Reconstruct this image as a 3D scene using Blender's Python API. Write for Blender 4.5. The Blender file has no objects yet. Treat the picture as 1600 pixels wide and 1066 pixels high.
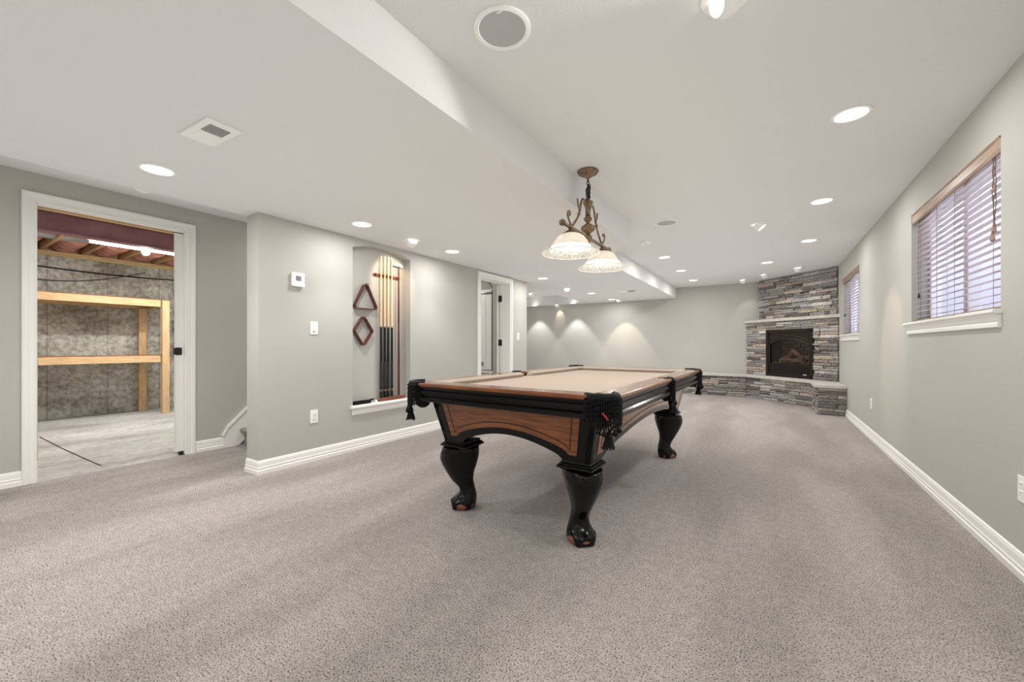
import bpy, math, random
from mathutils import Vector, Matrix
random.seed(7)
PI = math.pi
C = bpy.context.scene.collection
sc = bpy.context.scene

# ------------------------------------------------------------------ camera, world, exposure
TH = math.atan((1202 - 800) / 628.0)
cd = bpy.data.cameras.new('camera'); cam = bpy.data.objects.new('camera', cd); C.objects.link(cam)
cd.sensor_width = 36; cd.lens = 36 * 628 / 1600.0; cd.shift_y = 7 / 1600.0; cd.clip_start = 0.02
cam.location = (0, 0, 1.04); cam.rotation_euler = (PI / 2, 0, TH)
sc.camera = cam
w = bpy.data.worlds.new('world'); sc.world = w; w.use_nodes = True
w.node_tree.nodes['Background'].inputs[0].default_value = (0.78, 0.82, 1.0, 1)
w.node_tree.nodes['Background'].inputs[1].default_value = 6.0
sc.view_settings.view_transform = 'Standard'; sc.view_settings.look = 'None'
sc.view_settings.gamma = 1; sc.view_settings.use_curve_mapping = False
sc.view_settings.exposure = -0.2
sc.cycles.max_bounces = 10; sc.cycles.diffuse_bounces = 6; sc.cycles.caustics_reflective = False
sc.cycles.caustics_refractive = False; sc.cycles.sample_clamp_indirect = 4

sc.cycles.use_fast_gi = True; sc.cycles.fast_gi_method = 'ADD'; sc.cycles.ao_bounces = 0; sc.cycles.ao_bounces_render = 0
w.light_settings.ao_factor = 0.39; w.light_settings.distance = 1.6
P_SPOT = 24.0        # watts of each recessed can's beam
P_LENS = 5.0         # radiance of its lens
P_WIDE = 9.0         # the wide spill of each can

# ------------------------------------------------------------------ constants of the room
XT, XTB = -3.467, -3.655          # cue-niche wall, its back
XR = 0.957                        # window wall
XS = -4.69                        # storage wall
ZS, ZC = 2.116, 2.35              # soffit, high ceiling
YF = 9.72                         # far wall
YB = -2.6                         # wall behind the camera

# ------------------------------------------------------------------ materials
def mat(name, col, rough=0.6, metal=0.0, noise=None, bump=None, spec=0.5, coat=0.0, emit=None, sheen=0):
    """noise=(scale, colour2, amount, detail, stretch xyz); bump=(scale, strength, dist)"""
    m = bpy.data.materials.new(name); m.use_nodes = True
    nt = m.node_tree; b = nt.nodes['Principled BSDF']
    b.inputs['Base Color'].default_value = (*col, 1); b.inputs['Roughness'].default_value = rough
    b.inputs['Metallic'].default_value = metal; b.inputs['Specular IOR Level'].default_value = spec
    b.inputs['Coat Weight'].default_value = coat
    if emit:
        b.inputs['Emission Color'].default_value = (*emit[0], 1); b.inputs['Emission Strength'].default_value = emit[1]
    tc = nt.nodes.new('ShaderNodeTexCoord')
    if noise:
        sca, c2, amt, det, st = noise
        mp = nt.nodes.new('ShaderNodeMapping'); mp.inputs['Scale'].default_value = st
        nt.links.new(tc.outputs['Object'], mp.inputs[0])
        n = nt.nodes.new('ShaderNodeTexNoise'); n.inputs['Scale'].default_value = sca; n.inputs['Detail'].default_value = det
        nt.links.new(mp.outputs[0], n.inputs['Vector'])
        r = nt.nodes.new('ShaderNodeMapRange'); r.inputs[1].default_value = 0.35; r.inputs[2].default_value = 0.65
        r.inputs[3].default_value = 0; r.inputs[4].default_value = amt
        nt.links.new(n.outputs[0], r.inputs[0])
        mx = nt.nodes.new('ShaderNodeMix'); mx.data_type = 'RGBA'
        mx.inputs[6].default_value = (*col, 1); mx.inputs[7].default_value = (*c2, 1)
        nt.links.new(r.outputs[0], mx.inputs[0]); nt.links.new(mx.outputs[2], b.inputs['Base Color'])
    if bump:
        n2 = nt.nodes.new('ShaderNodeTexNoise'); n2.inputs['Scale'].default_value = bump[0]; n2.inputs['Detail'].default_value = 3
        nt.links.new(tc.outputs['Object'], n2.inputs['Vector'])
        bp = nt.nodes.new('ShaderNodeBump'); bp.inputs['Strength'].default_value = bump[1]; bp.inputs['Distance'].default_value = bump[2]
        nt.links.new(n2.outputs[0], bp.inputs['Height']); nt.links.new(bp.outputs[0], b.inputs['Normal'])
    return m
def wood(name, c1, c2, axis=0, rough=0.35, coat=0.0, sc_=6.0):
    st = [14, 14, 14]; st[axis] = 1.0
    m = mat(name, c1, rough, coat=coat, noise=(sc_, c2, 1.0, 6, tuple(st)))
    return m

M = {}
M['wall'] = mat('wall_paint', (0.443, 0.438, 0.404), 0.72, bump=(95, 0.25, 0.004), spec=0.3)
M['ceil'] = mat('ceiling_paint', (0.70, 0.705, 0.69), 0.8, bump=(80, 0.35, 0.005), spec=0.3)
M['trim'] = mat('white_trim', (0.80, 0.79, 0.76), 0.38)
M['white'] = mat('white_plastic', (0.85, 0.85, 0.82), 0.4)
M['black'] = mat('black_lacquer', (0.002, 0.002, 0.0025), 0.17, coat=0.0, spec=0.32)
M['leather'] = mat('black_leather', (0.004, 0.004, 0.005), 0.5, bump=(120, 0.5, 0.003), spec=0.2)
M['bmetal'] = mat('black_metal', (0.01, 0.01, 0.01), 0.4)
M['twx'] = wood('oak_stain_x', (0.27, 0.09, 0.026), (0.12, 0.037, 0.013), 0, 0.3, 0.3)
M['twy'] = wood('oak_stain_y', (0.36, 0.15, 0.06), (0.19, 0.075, 0.03), 1, 0.22, 0.5)
M['inlay'] = mat('dark_inlay', (0.03, 0.012, 0.006), 0.4)
M['cloth'] = mat('tan_cloth', (0.56, 0.475, 0.40), 0.95, noise=(300, (0.50, 0.42, 0.35), 0.6, 2, (1, 1, 1)), spec=0.1)
M['pearl'] = mat('pearl', (0.8, 0.78, 0.7), 0.2)
M['footwood'] = mat('foot_wood', (0.26, 0.09, 0.045), 0.35, noise=(30, (0.16, 0.05, 0.03), 0.8, 3, (1, 1, 4)))
M['red'] = mat('red_thread', (0.35, 0.02, 0.02), 0.7)
M['pine'] = wood('pine_lumber', (0.66, 0.45, 0.24), (0.50, 0.31, 0.15), 1, 0.7)
M['pinez'] = wood('pine_lumber_upright', (0.66, 0.45, 0.24), (0.50, 0.31, 0.15), 2, 0.7)
M['pinex'] = wood('joist_lumber', (0.50, 0.31, 0.16), (0.36, 0.2, 0.1), 0, 0.8)
M['beam'] = mat('red_oxide_steel', (0.25, 0.12, 0.12), 0.55, noise=(5, (0.19, 0.085, 0.085), 0.9, 5, (1, 1, 1)))
M['insul'] = mat('pink_insulation', (0.55, 0.28, 0.22), 0.95, noise=(9, (0.40, 0.16, 0.10), 0.9, 5, (1, 1, 1)), bump=(14, 1.0, 0.03))
M['duct'] = mat('galvanised_duct', (0.5, 0.5, 0.5), 0.45, metal=0.7)
M['foam'] = mat('yellow_foam', (0.55, 0.45, 0.2), 0.9, bump=(40, 1, 0.02))
M['cue_l'] = mat('maple_shaft', (0.78, 0.58, 0.36), 0.3, coat=0.3)
M['cue_d'] = mat('dark_butt', (0.006, 0.005, 0.005), 0.25, coat=0.1)
M['cue_w'] = mat('linen_wrap', (0.02, 0.018, 0.018), 0.8, noise=(400, (0.03, 0.027, 0.025), 0.7, 1, (1, 1, 1)))
M['mahog'] = wood('mahogany', (0.15, 0.035, 0.014), (0.06, 0.013, 0.007), 2, 0.25, 0.3)
M['mahogy'] = wood('mahogany_bar', (0.24, 0.075, 0.035), (0.12, 0.03, 0.015), 1, 0.25, 0.4)
M['bronze'] = mat('aged_bronze', (0.17, 0.115, 0.075), 0.38, metal=0.75, noise=(35, (0.36, 0.28, 0.20), 0.9, 4, (1, 1, 1)))
M['bronzed'] = mat('dark_bronze', (0.035, 0.025, 0.02), 0.4, metal=0.6)
M['gold'] = mat('antique_gold_leaf', (0.33, 0.24, 0.13), 0.35, metal=0.6, noise=(40, (0.14, 0.09, 0.05), 0.9, 3, (1, 1, 1)))
M['cord'] = mat('brown_cord', (0.20, 0.14, 0.10), 0.8)
M['slat'] = mat('whitewashed_slat', (0.60, 0.53, 0.54), 0.45, spec=0.5)
M['valance'] = wood('valance_wood', (0.40, 0.28, 0.20), (0.27, 0.18, 0.13), 1, 0.35, 0.3)
M['vinyl'] = mat('vinyl_frame', (0.75, 0.74, 0.75), 0.4)
M['well'] = mat('window_well', (0.62, 0.62, 0.66), 0.7)
M['lime'] = mat('limestone_slab', (0.55, 0.53, 0.48), 0.7, noise=(12, (0.46, 0.44, 0.39), 0.8, 5, (1, 1, 1)), bump=(50, 0.3, 0.004))
M['fire'] = mat('bronze_black_metal', (0.020, 0.014, 0.010), 0.42, metal=0.4)
M['fireh'] = mat('bronze_edge', (0.10, 0.08, 0.06), 0.3, metal=0.7)
M['soot'] = mat('firebox_dark', (0.03, 0.025, 0.022), 0.9)
M['log'] = mat('ceramic_log', (0.42, 0.27, 0.19), 0.9, noise=(14, (0.16, 0.09, 0.06), 0.9, 6, (1, 1, 3)), bump=(40, 1, 0.01))
M['speaker'] = mat('speaker_mesh', (0.47, 0.47, 0.46), 0.7, noise=(900, (0.36, 0.36, 0.355), 0.8, 0, (1, 1, 1)))
M['grey'] = mat('vent_grey', (0.25, 0.25, 0.24), 0.7)
M['lcd'] = mat('lcd_screen', (0.18, 0.2, 0.19), 0.25)
M['lens'] = mat('lit_lens', (0.9, 0.9, 0.9), 0.5, emit=((1, 0.97, 0.92), P_LENS))
M['bulb'] = mat('lit_bulb', (1, 1, 1), 0.5, emit=((1, 0.95, 0.86), 9.0))
M['tube'] = mat('lit_tube', (1, 1, 1), 0.5, emit=((0.92, 0.97, 1.0), 9.0))

def carpet():
    m = mat('cut_pile_carpet', (0.4, 0.36, 0.34), 1.0, spec=0.05)
    nt = m.node_tree; b = nt.nodes['Principled BSDF']
    tc = nt.nodes.new('ShaderNodeTexCoord')
    def N(scale, det, rough=0.6, vec=None):
        n = nt.nodes.new('ShaderNodeTexNoise'); n.inputs['Scale'].default_value = scale; n.inputs['Detail'].default_value = det
        n.inputs['Roughness'].default_value = rough
        nt.links.new(vec if vec else tc.outputs['Object'], n.inputs['Vector']); return n
    n1 = N(165, 2.0, 0.6)
    cr = nt.nodes.new('ShaderNodeValToRGB'); e = cr.color_ramp.elements
    e[0].position = 0.345; e[0].color = (0.07, 0.058, 0.050, 1)
    e[1].position = 0.60; e[1].color = (0.47, 0.43, 0.405, 1)
    x = cr.color_ramp.elements.new(0.425); x.color = (0.31, 0.28, 0.263, 1)
    nt.links.new(n1.outputs[0], cr.inputs[0])
    # the nap lies one way or the other in broad vacuum stripes
    mp = nt.nodes.new('ShaderNodeMapping'); mp.inputs['Scale'].default_value = (1.5, 0.45, 1); mp.inputs['Rotation'].default_value = (0, 0, 0.35)
    nt.links.new(tc.outputs['Object'], mp.inputs[0])
    n2 = N(1.1, 2.5, 0.5, mp.outputs[0])
    mr = nt.nodes.new('ShaderNodeMapRange'); mr.inputs[1].default_value = 0.42; mr.inputs[2].default_value = 0.58
    mr.inputs[3].default_value = 0.85; mr.inputs[4].default_value = 1.08
    nt.links.new(n2.outputs[0], mr.inputs[0])
    n3 = N(22, 4, 0.7); mr3 = nt.nodes.new('ShaderNodeMapRange'); mr3.inputs[1].default_value = 0.35; mr3.inputs[2].default_value = 0.65
    mr3.inputs[3].default_value = 0.88; mr3.inputs[4].default_value = 1.08; nt.links.new(n3.outputs[0], mr3.inputs[0])
    mu = nt.nodes.new('ShaderNodeMath'); mu.operation = 'MULTIPLY'
    nt.links.new(mr.outputs[0], mu.inputs[0]); nt.links.new(mr3.outputs[0], mu.inputs[1])
    vm = nt.nodes.new('ShaderNodeVectorMath'); vm.operation = 'SCALE'
    nt.links.new(cr.outputs[0], vm.inputs[0]); nt.links.new(mu.outputs[0], vm.inputs['Scale'])
    nt.links.new(vm.outputs[0], b.inputs['Base Color'])
    bp = nt.nodes.new('ShaderNodeBump'); bp.inputs['Strength'].default_value = 0.8; bp.inputs['Distance'].default_value = 0.012
    nt.links.new(n1.outputs[0], bp.inputs['Height']); nt.links.new(bp.outputs[0], b.inputs['Normal'])
    return m
M['carpet'] = carpet()

def concrete(name, base, dark, light, wallmode):
    m = mat(name, base, 0.85, spec=0.2); nt = m.node_tree; b = nt.nodes['Principled BSDF']
    tc = nt.nodes.new('ShaderNodeTexCoord')
    def N(scale, det, st=(1, 1, 1)):
        mp = nt.nodes.new('ShaderNodeMapping'); mp.inputs['Scale'].default_value = st; nt.links.new(tc.outputs['Object'], mp.inputs[0])
        n = nt.nodes.new('ShaderNodeTexNoise'); n.inputs['Scale'].default_value = scale; n.inputs['Detail'].default_value = det
        n.inputs['Roughness'].default_value = 0.65; nt.links.new(mp.outputs[0], n.inputs['Vector']); return n
    n1 = N(1.3, 8, (1, 1, 1.8) if wallmode else (1.2, 0.5, 1)); n2 = N(17, 8)
    cr = nt.nodes.new('ShaderNodeValToRGB'); e = cr.color_ramp.elements
    e[0].position = 0.36; e[0].color = (*dark, 1); e[1].position = 0.64; e[1].color = (*light, 1)
    x = e.new(0.5); x.color = (*base, 1)
    nt.links.new(n1.outputs[0], cr.inputs[0])
    mr = nt.nodes.new('ShaderNodeMapRange'); mr.inputs[1].default_value = 0.38; mr.inputs[2].default_value = 0.6
    mr.inputs[3].default_value = 0.62 if wallmode else 0.9; mr.inputs[4].default_value = 1.12; nt.links.new(n2.outputs[0], mr.inputs[0])
    last = mr.outputs[0]
    if wallmode:      # form-panel seams cast into the wall
        sx = nt.nodes.new('ShaderNodeSeparateXYZ'); nt.links.new(tc.outputs['Object'], sx.inputs[0])
        md = nt.nodes.new('ShaderNodeMath'); md.operation = 'PINGPONG'; md.inputs[1].default_value = 0.31; nt.links.new(sx.outputs[1], md.inputs[0])
        lt = nt.nodes.new('ShaderNodeMapRange'); lt.inputs[1].default_value = 0.0; lt.inputs[2].default_value = 0.012
        lt.inputs[3].default_value = 0.6; lt.inputs[4].default_value = 1.0; nt.links.new(md.outputs[0], lt.inputs[0])
        m2 = nt.nodes.new('ShaderNodeMath'); m2.operation = 'MULTIPLY'; nt.links.new(last, m2.inputs[0]); nt.links.new(lt.outputs[0], m2.inputs[1]); last = m2.outputs[0]
    vm = nt.nodes.new('ShaderNodeVectorMath'); vm.operation = 'SCALE'
    nt.links.new(cr.outputs[0], vm.inputs[0]); nt.links.new(last, vm.inputs['Scale']); nt.links.new(vm.outputs[0], b.inputs['Base Color'])
    bp = nt.nodes.new('ShaderNodeBump'); bp.inputs['Strength'].default_value = 0.4; bp.inputs['Distance'].default_value = 0.006
    nt.links.new(n2.outputs[0], bp.inputs['Height']); nt.links.new(bp.outputs[0], b.inputs['Normal'])
    return m
M['cwall'] = concrete('poured_concrete', (0.46, 0.44, 0.375), (0.29, 0.265, 0.21), (0.56, 0.545, 0.48), True)
M['cfloor'] = concrete('concrete_slab', (0.42, 0.40, 0.36), (0.30, 0.28, 0.25), (0.52, 0.50, 0.46), False)

def stone_mat():
    m = mat('ledger_stone', (0.3, 0.28, 0.26), 0.85, spec=0.25); nt = m.node_tree; b = nt.nodes['Principled BSDF']
    at = nt.nodes.new('ShaderNodeAttribute'); at.attribute_name = 'Col'
    tc = nt.nodes.new('ShaderNodeTexCoord')
    n = nt.nodes.new('ShaderNodeTexNoise'); n.inputs['Scale'].default_value = 38; n.inputs['Detail'].default_value = 6
    mp = nt.nodes.new('ShaderNodeMapping'); mp.inputs['Scale'].default_value = (1, 1, 2.2); nt.links.new(tc.outputs['Object'], mp.inputs[0])
    nt.links.new(mp.outputs[0], n.inputs['Vector'])
    mr = nt.nodes.new('ShaderNodeMapRange'); mr.inputs[1].default_value = 0.35; mr.inputs[2].default_value = 0.65
    mr.inputs[3].default_value = 0.6; mr.inputs[4].default_value = 1.25; nt.links.new(n.outputs[0], mr.inputs[0])
    vm = nt.nodes.new('ShaderNodeVectorMath'); vm.operation = 'SCALE'
    nt.links.new(at.outputs['Color'], vm.inputs[0]); nt.links.new(mr.outputs[0], vm.inputs['Scale']); nt.links.new(vm.outputs[0], b.inputs['Base Color'])
    bp = nt.nodes.new('ShaderNodeBump'); bp.inputs['Strength'].default_value = 0.8; bp.inputs['Distance'].default_value = 0.012
    nt.links.new(n.outputs[0], bp.inputs['Height']); nt.links.new(bp.outputs[0], b.inputs['Normal'])
    return m
M['stone'] = stone_mat()

def glass(name, tint=(1, 1, 1), gloss=0.06):
    m = bpy.data.materials.new(name); m.use_nodes = True; nt = m.node_tree; nt.nodes.clear()
    o = nt.nodes.new('ShaderNodeOutputMaterial'); t = nt.nodes.new('ShaderNodeBsdfTransparent'); g = nt.nodes.new('ShaderNodeBsdfGlossy')
    t.inputs[0].default_value = (*tint, 1); g.inputs['Roughness'].default_value = 0.03
    mx = nt.nodes.new('ShaderNodeMixShader'); mx.inputs[0].default_value = gloss
    nt.links.new(t.outputs[0], mx.inputs[1]); nt.links.new(g.outputs[0], mx.inputs[2]); nt.links.new(mx.outputs[0], o.inputs[0])
    return m
M['glass'] = glass('window_glass'); M['fglass'] = glass('smoked_glass', (0.75, 0.72, 0.7), 0.05)

def shade_mat(name, clear):
    """alabaster glass; the flared rim is clearer and etched with a scroll pattern"""
    m = bpy.data.materials.new(name); m.use_nodes = True; nt = m.node_tree; nt.nodes.clear()
    o = nt.nodes.new('ShaderNodeOutputMaterial')
    tl = nt.nodes.new('ShaderNodeBsdfTranslucent'); tl.inputs[0].default_value = (0.93, 0.9, 0.84, 1)
    df = nt.nodes.new('ShaderNodeBsdfDiffuse'); df.inputs[0].default_value = (0.85, 0.83, 0.78, 1)
    a = nt.nodes.new('ShaderNodeMixShader'); a.inputs[0].default_value = 0.4
    nt.links.new(tl.outputs[0], a.inputs[1]); nt.links.new(df.outputs[0], a.inputs[2])
    last = a
    if clear:
        tr = nt.nodes.new('ShaderNodeBsdfTransparent'); b = nt.nodes.new('ShaderNodeMixShader')
        tc = nt.nodes.new('ShaderNodeTexCoord'); v = nt.nodes.new('ShaderNodeTexNoise'); v.inputs['Scale'].default_value = 38
        v.inputs['Detail'].default_value = 2; v.inputs['Distortion'].default_value = 2.5
        nt.links.new(tc.outputs['Object'], v.inputs['Vector'])
        mr = nt.nodes.new('ShaderNodeMapRange'); mr.inputs[1].default_value = 0.46; mr.inputs[2].default_value = 0.54
        mr.inputs[3].default_value = 0.55; mr.inputs[4].default_value = 0.93; nt.links.new(v.outputs[0], mr.inputs[0])
        nt.links.new(mr.outputs[0], b.inputs[0]); nt.links.new(a.outputs[0], b.inputs[1]); nt.links.new(tr.outputs[0], b.inputs[2]); last = b
    g = nt.nodes.new('ShaderNodeBsdfGlossy'); g.inputs['Roughness'].default_value = 0.1
    f = nt.nodes.new('ShaderNodeMixShader'); f.inputs[0].default_value = 0.06
    nt.links.new(last.outputs[0], f.inputs[1]); nt.links.new(g.outputs[0], f.inputs[2]); nt.links.new(f.outputs[0], o.inputs[0])
    return m
M['shade'] = shade_mat('alabaster_glass', False); M['rim'] = shade_mat('etched_clear_glass', True)

# ------------------------------------------------------------------ mesh builder
class MB:
    def __init__(s): s.v = []; s.f = []; s.mi = []; s.c = []
    def add(s, vs, fs, mi=0, col=None):
        b = len(s.v); s.v += [tuple(p) for p in vs]
        for f in fs: s.f.append([b + i for i in f]); s.mi.append(mi); s.c.append(col)
        return s
    def box(s, x0, x1, y0, y1, z0, z1, mi=0, col=None):
        vs = [(x, y, z) for z in (z0, z1) for y in (y0, y1) for x in (x0, x1)]
        return s.add(vs, [(0, 2, 3, 1), (4, 5, 7, 6), (0, 1, 5, 4), (2, 6, 7, 3), (0, 4, 6, 2), (1, 3, 7, 5)], mi, col)
    def hexa(s, b4, t4, mi=0, col=None):      # bottom 4 ccw, top 4
        return s.add(list(b4) + list(t4), [(3, 2, 1, 0), (4, 5, 6, 7), (0, 1, 5, 4), (1, 2, 6, 5), (2, 3, 7, 6), (3, 0, 4, 7)], mi, col)
    def prism(s, poly, z0, z1, mi=0):          # poly in xy, ccw
        n = len(poly); vs = [(x, y, z0) for x, y in poly] + [(x, y, z1) for x, y in poly]
        return s.add(vs, [tuple(range(n - 1, -1, -1)), tuple(range(n, 2 * n))] + [(i, (i + 1) % n, n + (i + 1) % n, n + i) for i in range(n)], mi)
    def rings(s, rings, closed=True, cap=True, mi=0):
        n = len(rings[0]); vs = [p for r in rings for p in r]; fs = []
        for k in range(len(rings) - 1):
            for i in range(n if closed else n - 1):
                j = (i + 1) % n; fs.append((k * n + i, k * n + j, (k + 1) * n + j, (k + 1) * n + i))
        if cap and closed:
            fs.append(tuple(range(n - 1, -1, -1))); fs.append(tuple((len(rings) - 1) * n + i for i in range(n)))
        return s.add(vs, fs, mi)
    def lathe(s, prof, n=28, c=(0, 0, 0), ribs=None, cap=True, mi=0):    # prof [(r,z)...] bottom to top
        R = []
        for k, (r, z) in enumerate(prof):
            ring = []
            for i in range(n):
                a = 2 * PI * i / n; rr = r
                if ribs: rr = r * (1 + ribs[1] * ribs[2][k] * math.cos(ribs[0] * a))
                ring.append((c[0] + rr * math.cos(a), c[1] + rr * math.sin(a), c[2] + z))
            R.append(ring)
        return s.rings(R, True, cap, mi)
    def tube(s, path, r, n=8, mi=0, cap=True, flat=1.0):
        pts = [Vector(p) for p in path]; R = []; up = None
        for i, p in enumerate(pts):
            t = (pts[min(i + 1, len(pts) - 1)] - pts[max(i - 1, 0)]).normalized()
            if up is None:
                up = Vector((0, 0, 1)) if abs(t.z) < 0.9 else Vector((1, 0, 0))
            a = t.cross(up).normalized(); up = a.cross(t).normalized()
            rr = r[i] if isinstance(r, (list, tuple)) else r
            R.append([p + a * rr * math.cos(2 * PI * k / n) + up * rr * flat * math.sin(2 * PI * k / n) for k in range(n)])
        return s.rings(R, True, cap, mi)
    def cyl(s, p0, p1, r, n=16, r1=None, mi=0):
        return s.tube([p0, p1], [r, r if r1 is None else r1], n, mi)
    def ball(s, c, r, n=14, sz=1.0, mi=0):
        return s.lathe([(r * math.sin(PI * k / 10) + 1e-5, -r * sz * math.cos(PI * k / 10)) for k in range(11)], n, c, mi=mi)
    def extrude(s, prof, place, t0, t1, mi=0):  # prof pts (a,b); place(a,b,t)->xyz
        return s.rings([[place(a, b, t0) for a, b in prof], [place(a, b, t1) for a, b in prof]], True, True, mi)

MATS = {}
ROOT = {}
def build(name, mb, mats, parent=None, smooth=None, bevel=None, world=False, kind=None, label=None):
    me = bpy.data.meshes.new(name)
    vs = mb.v
    if world and parent is not None:
        inv = ROOT[parent.name].inverted(); vs = [tuple(inv @ Vector(v)) for v in vs]
    me.from_pydata([tuple(v) for v in vs], [], mb.f)
    for mm in (mats if isinstance(mats, list) else [mats]): me.materials.append(M[mm] if isinstance(mm, str) else mm)
    me.polygons.foreach_set('material_index', mb.mi)
    if any(c is not None for c in mb.c):
        at = me.attributes.new('Col', 'FLOAT_COLOR', 'FACE')
        flat = []
        for c in mb.c: flat += [*(c or (0.3, 0.3, 0.3)), 1.0]
        at.data.foreach_set('color', flat)
    import bmesh
    bm = bmesh.new(); bm.from_mesh(me); bmesh.ops.recalc_face_normals(bm, faces=bm.faces); bm.to_mesh(me); bm.free()
    if smooth is not None:
        me.polygons.foreach_set('use_smooth', [True] * len(me.polygons)); me.set_sharp_from_angle(angle=math.radians(smooth))
    me.update()
    o = bpy.data.objects.new(name, me); C.objects.link(o)
    if parent is not None:
        o.parent = parent; ROOT[o.name] = ROOT[parent.name]
    else: ROOT[o.name] = Matrix.Identity(4)
    if bevel:
        b = o.modifiers.new('bevel', 'BEVEL'); b.width = bevel; b.segments = 2; b.limit_method = 'ANGLE'; b.angle_limit = math.radians(40)
    if kind: o['kind'] = kind
    if label: o['label'] = label
    return o
def tag(o, label, cat, group=None):
    o['label'] = label; o['category'] = cat
    if group: o['group'] = group
    return o
def thing(name, label, cat, loc=(0, 0, 0), rz=0.0, group=None):
    o = bpy.data.objects.new(name, None); C.objects.link(o); o.location = loc; o.rotation_euler = (0, 0, rz); o.empty_display_size = 0.1
    ROOT[o.name] = Matrix.Translation(loc) @ Matrix.Rotation(rz, 4, 'Z')
    return tag(o, label, cat, group)
def dup(src, loc, rz=None, label=None, group=None):
    def cp(o, par):
        c = o.copy(); C.objects.link(c)
        if par is not None: c.parent = par
        for ch in list(o.children): cp(ch, c)
        return c
    r = cp(src, None); r.location = loc
    if rz is not None: r.rotation_euler = (0, 0, rz)
    if label: r['label'] = label
    if group: r['group'] = group
    return r
def lamp(name, kind, loc, power, col=(1, 0.95, 0.88), parent=None, size=0.05, aim=None, cone=100, blend=0.6):
    l = bpy.data.lights.new(name, kind); l.energy = power; l.color = col
    if kind == 'AREA': l.shape = 'DISK'; l.size = size
    else: l.shadow_soft_size = size
    if kind == 'SPOT': l.spot_size = math.radians(cone); l.spot_blend = blend
    o = bpy.data.objects.new(name, l); C.objects.link(o); o.location = loc
    if aim is not None:
        o.rotation_euler = (Vector(aim)).to_track_quat('-Z', 'Y').to_euler()
    if parent: o.parent = parent
    return o
def S(name, mb, m, **k): return build(name, mb, m, kind='structure', **k)

# ------------------------------------------------------------------ structure: floors, walls, ceilings
S('floor', MB().box(XS, XR + .2, YB, YF + .1, -0.1, 0).box(-6.7, XS, 4.2, YF + .1, -0.1, 0), 'carpet')
S('floor_storage', MB().box(-8.75, XS - .0005, -0.9, 3.6, -0.1, -0.008), 'cfloor')
mb = MB(); mb.box(XS, XR + .2, YB - .1, YF + .1, ZC, ZC + .1).box(-6.7, XS, 3.62, YF + .1, ZC, ZC + .1)
S('ceiling', mb, 'ceil')
# soffit (lower ceiling) in plan pieces
mb = MB()
mb.prism([(XTB, YB), (-1.262, YB), (-1.262, 4.335), (XTB, 4.335)], ZS, ZC + .02)
mb.prism([(XTB, 4.335), (-1.262, 4.335), (-1.52, 4.56), (-1.78, 4.80), (-1.78, 5.86), (XTB, 5.86)], ZS, ZC + .02)
mb.box(-3.83, -1.78, 5.86, YF + .02, ZS, ZC + .02)
mb.box(-6.6, -3.83, 5.86, 7.70, ZS, ZC + .02)
mb.box(-6.6, -3.83, 9.50, YF + .02, ZS, ZC + .02)
S('ceiling_soffit', mb, 'ceil')

# window wall with two openings
W1 = (2.955, 4.425, 1.205, 2.075); W2 = (6.63, 8.03, 1.185, 2.06)
mb = MB(); X1 = XR + .16
segs = [(YB, W1[0], None), (W1[0], W1[1], W1), (W1[1], W2[0], None), (W2[0], W2[1], W2), (W2[1], YF, None)]
for a, b, wdw in segs:
    if wdw is None: mb.box(XR, X1, a, b, 0, ZC)
    else: mb.box(XR, X1, a, b, 0, wdw[2]); mb.box(XR, X1, a, b, wdw[3], ZC)
S('wall_right', mb, 'wall')
S('wall_back', MB().box(-4.8, XR + .16, YB - .12, YB, 0, ZC), 'wall')
S('wall_far', MB().box(-6.7, XR + .16, YF, YF + .12, 0, ZC), 'wall')
S('wall_far_left', MB().box(-6.7, -6.6, 4.2, YF, 0, ZC), 'wall')
# partition between bedroom and far room; holds an arched niche
AN = (-4.62, -4.055, 0.60, 1.99, 2.20)     # x0,x1,sill,spring,peak on face y=5.70
def arch_z(u, u0, u1, zs, zp):
    t = (u - (u0 + u1) / 2) / ((u1 - u0) / 2); return zs + (zp - zs) * math.sqrt(max(0, 1 - t * t * 0.96))
def arch_wall_y(mb, x0, x1, y0, y1, z0, z1, N):     # wall piece (runs in x) with an arched hole through y
    a, b, sl, zs, zp = N
    mb.box(x0, a, y0, y1, z0, z1); mb.box(b, x1, y0, y1, z0, z1); mb.box(a, b, y0, y1, z0, sl)
    for i in range(16):
        u0 = a + (b - a) * i / 16; u1 = a + (b - a) * (i + 1) / 16
        za, zb = arch_z(u0, a, b, zs, zp), arch_z(u1, a, b, zs, zp)
        mb.hexa([(u0, y0, za), (u1, y0, zb), (u1, y1, zb), (u0, y1, za)], [(u0, y0, z1), (u1, y0, z1), (u1, y1, z1), (u0, y1, z1)])
mb = MB(); arch_wall_y(mb, -6.6, XTB, 5.70, 5.80, 0, ZC, AN); mb.box(-6.6, XTB, 5.80, 5.88, 0, ZC)
S('wall_partition', mb, 'wall')
S('wall_bedroom', MB().box(-6.6, XTB, 4.1, 4.2, 0, ZC), 'wall')

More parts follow.
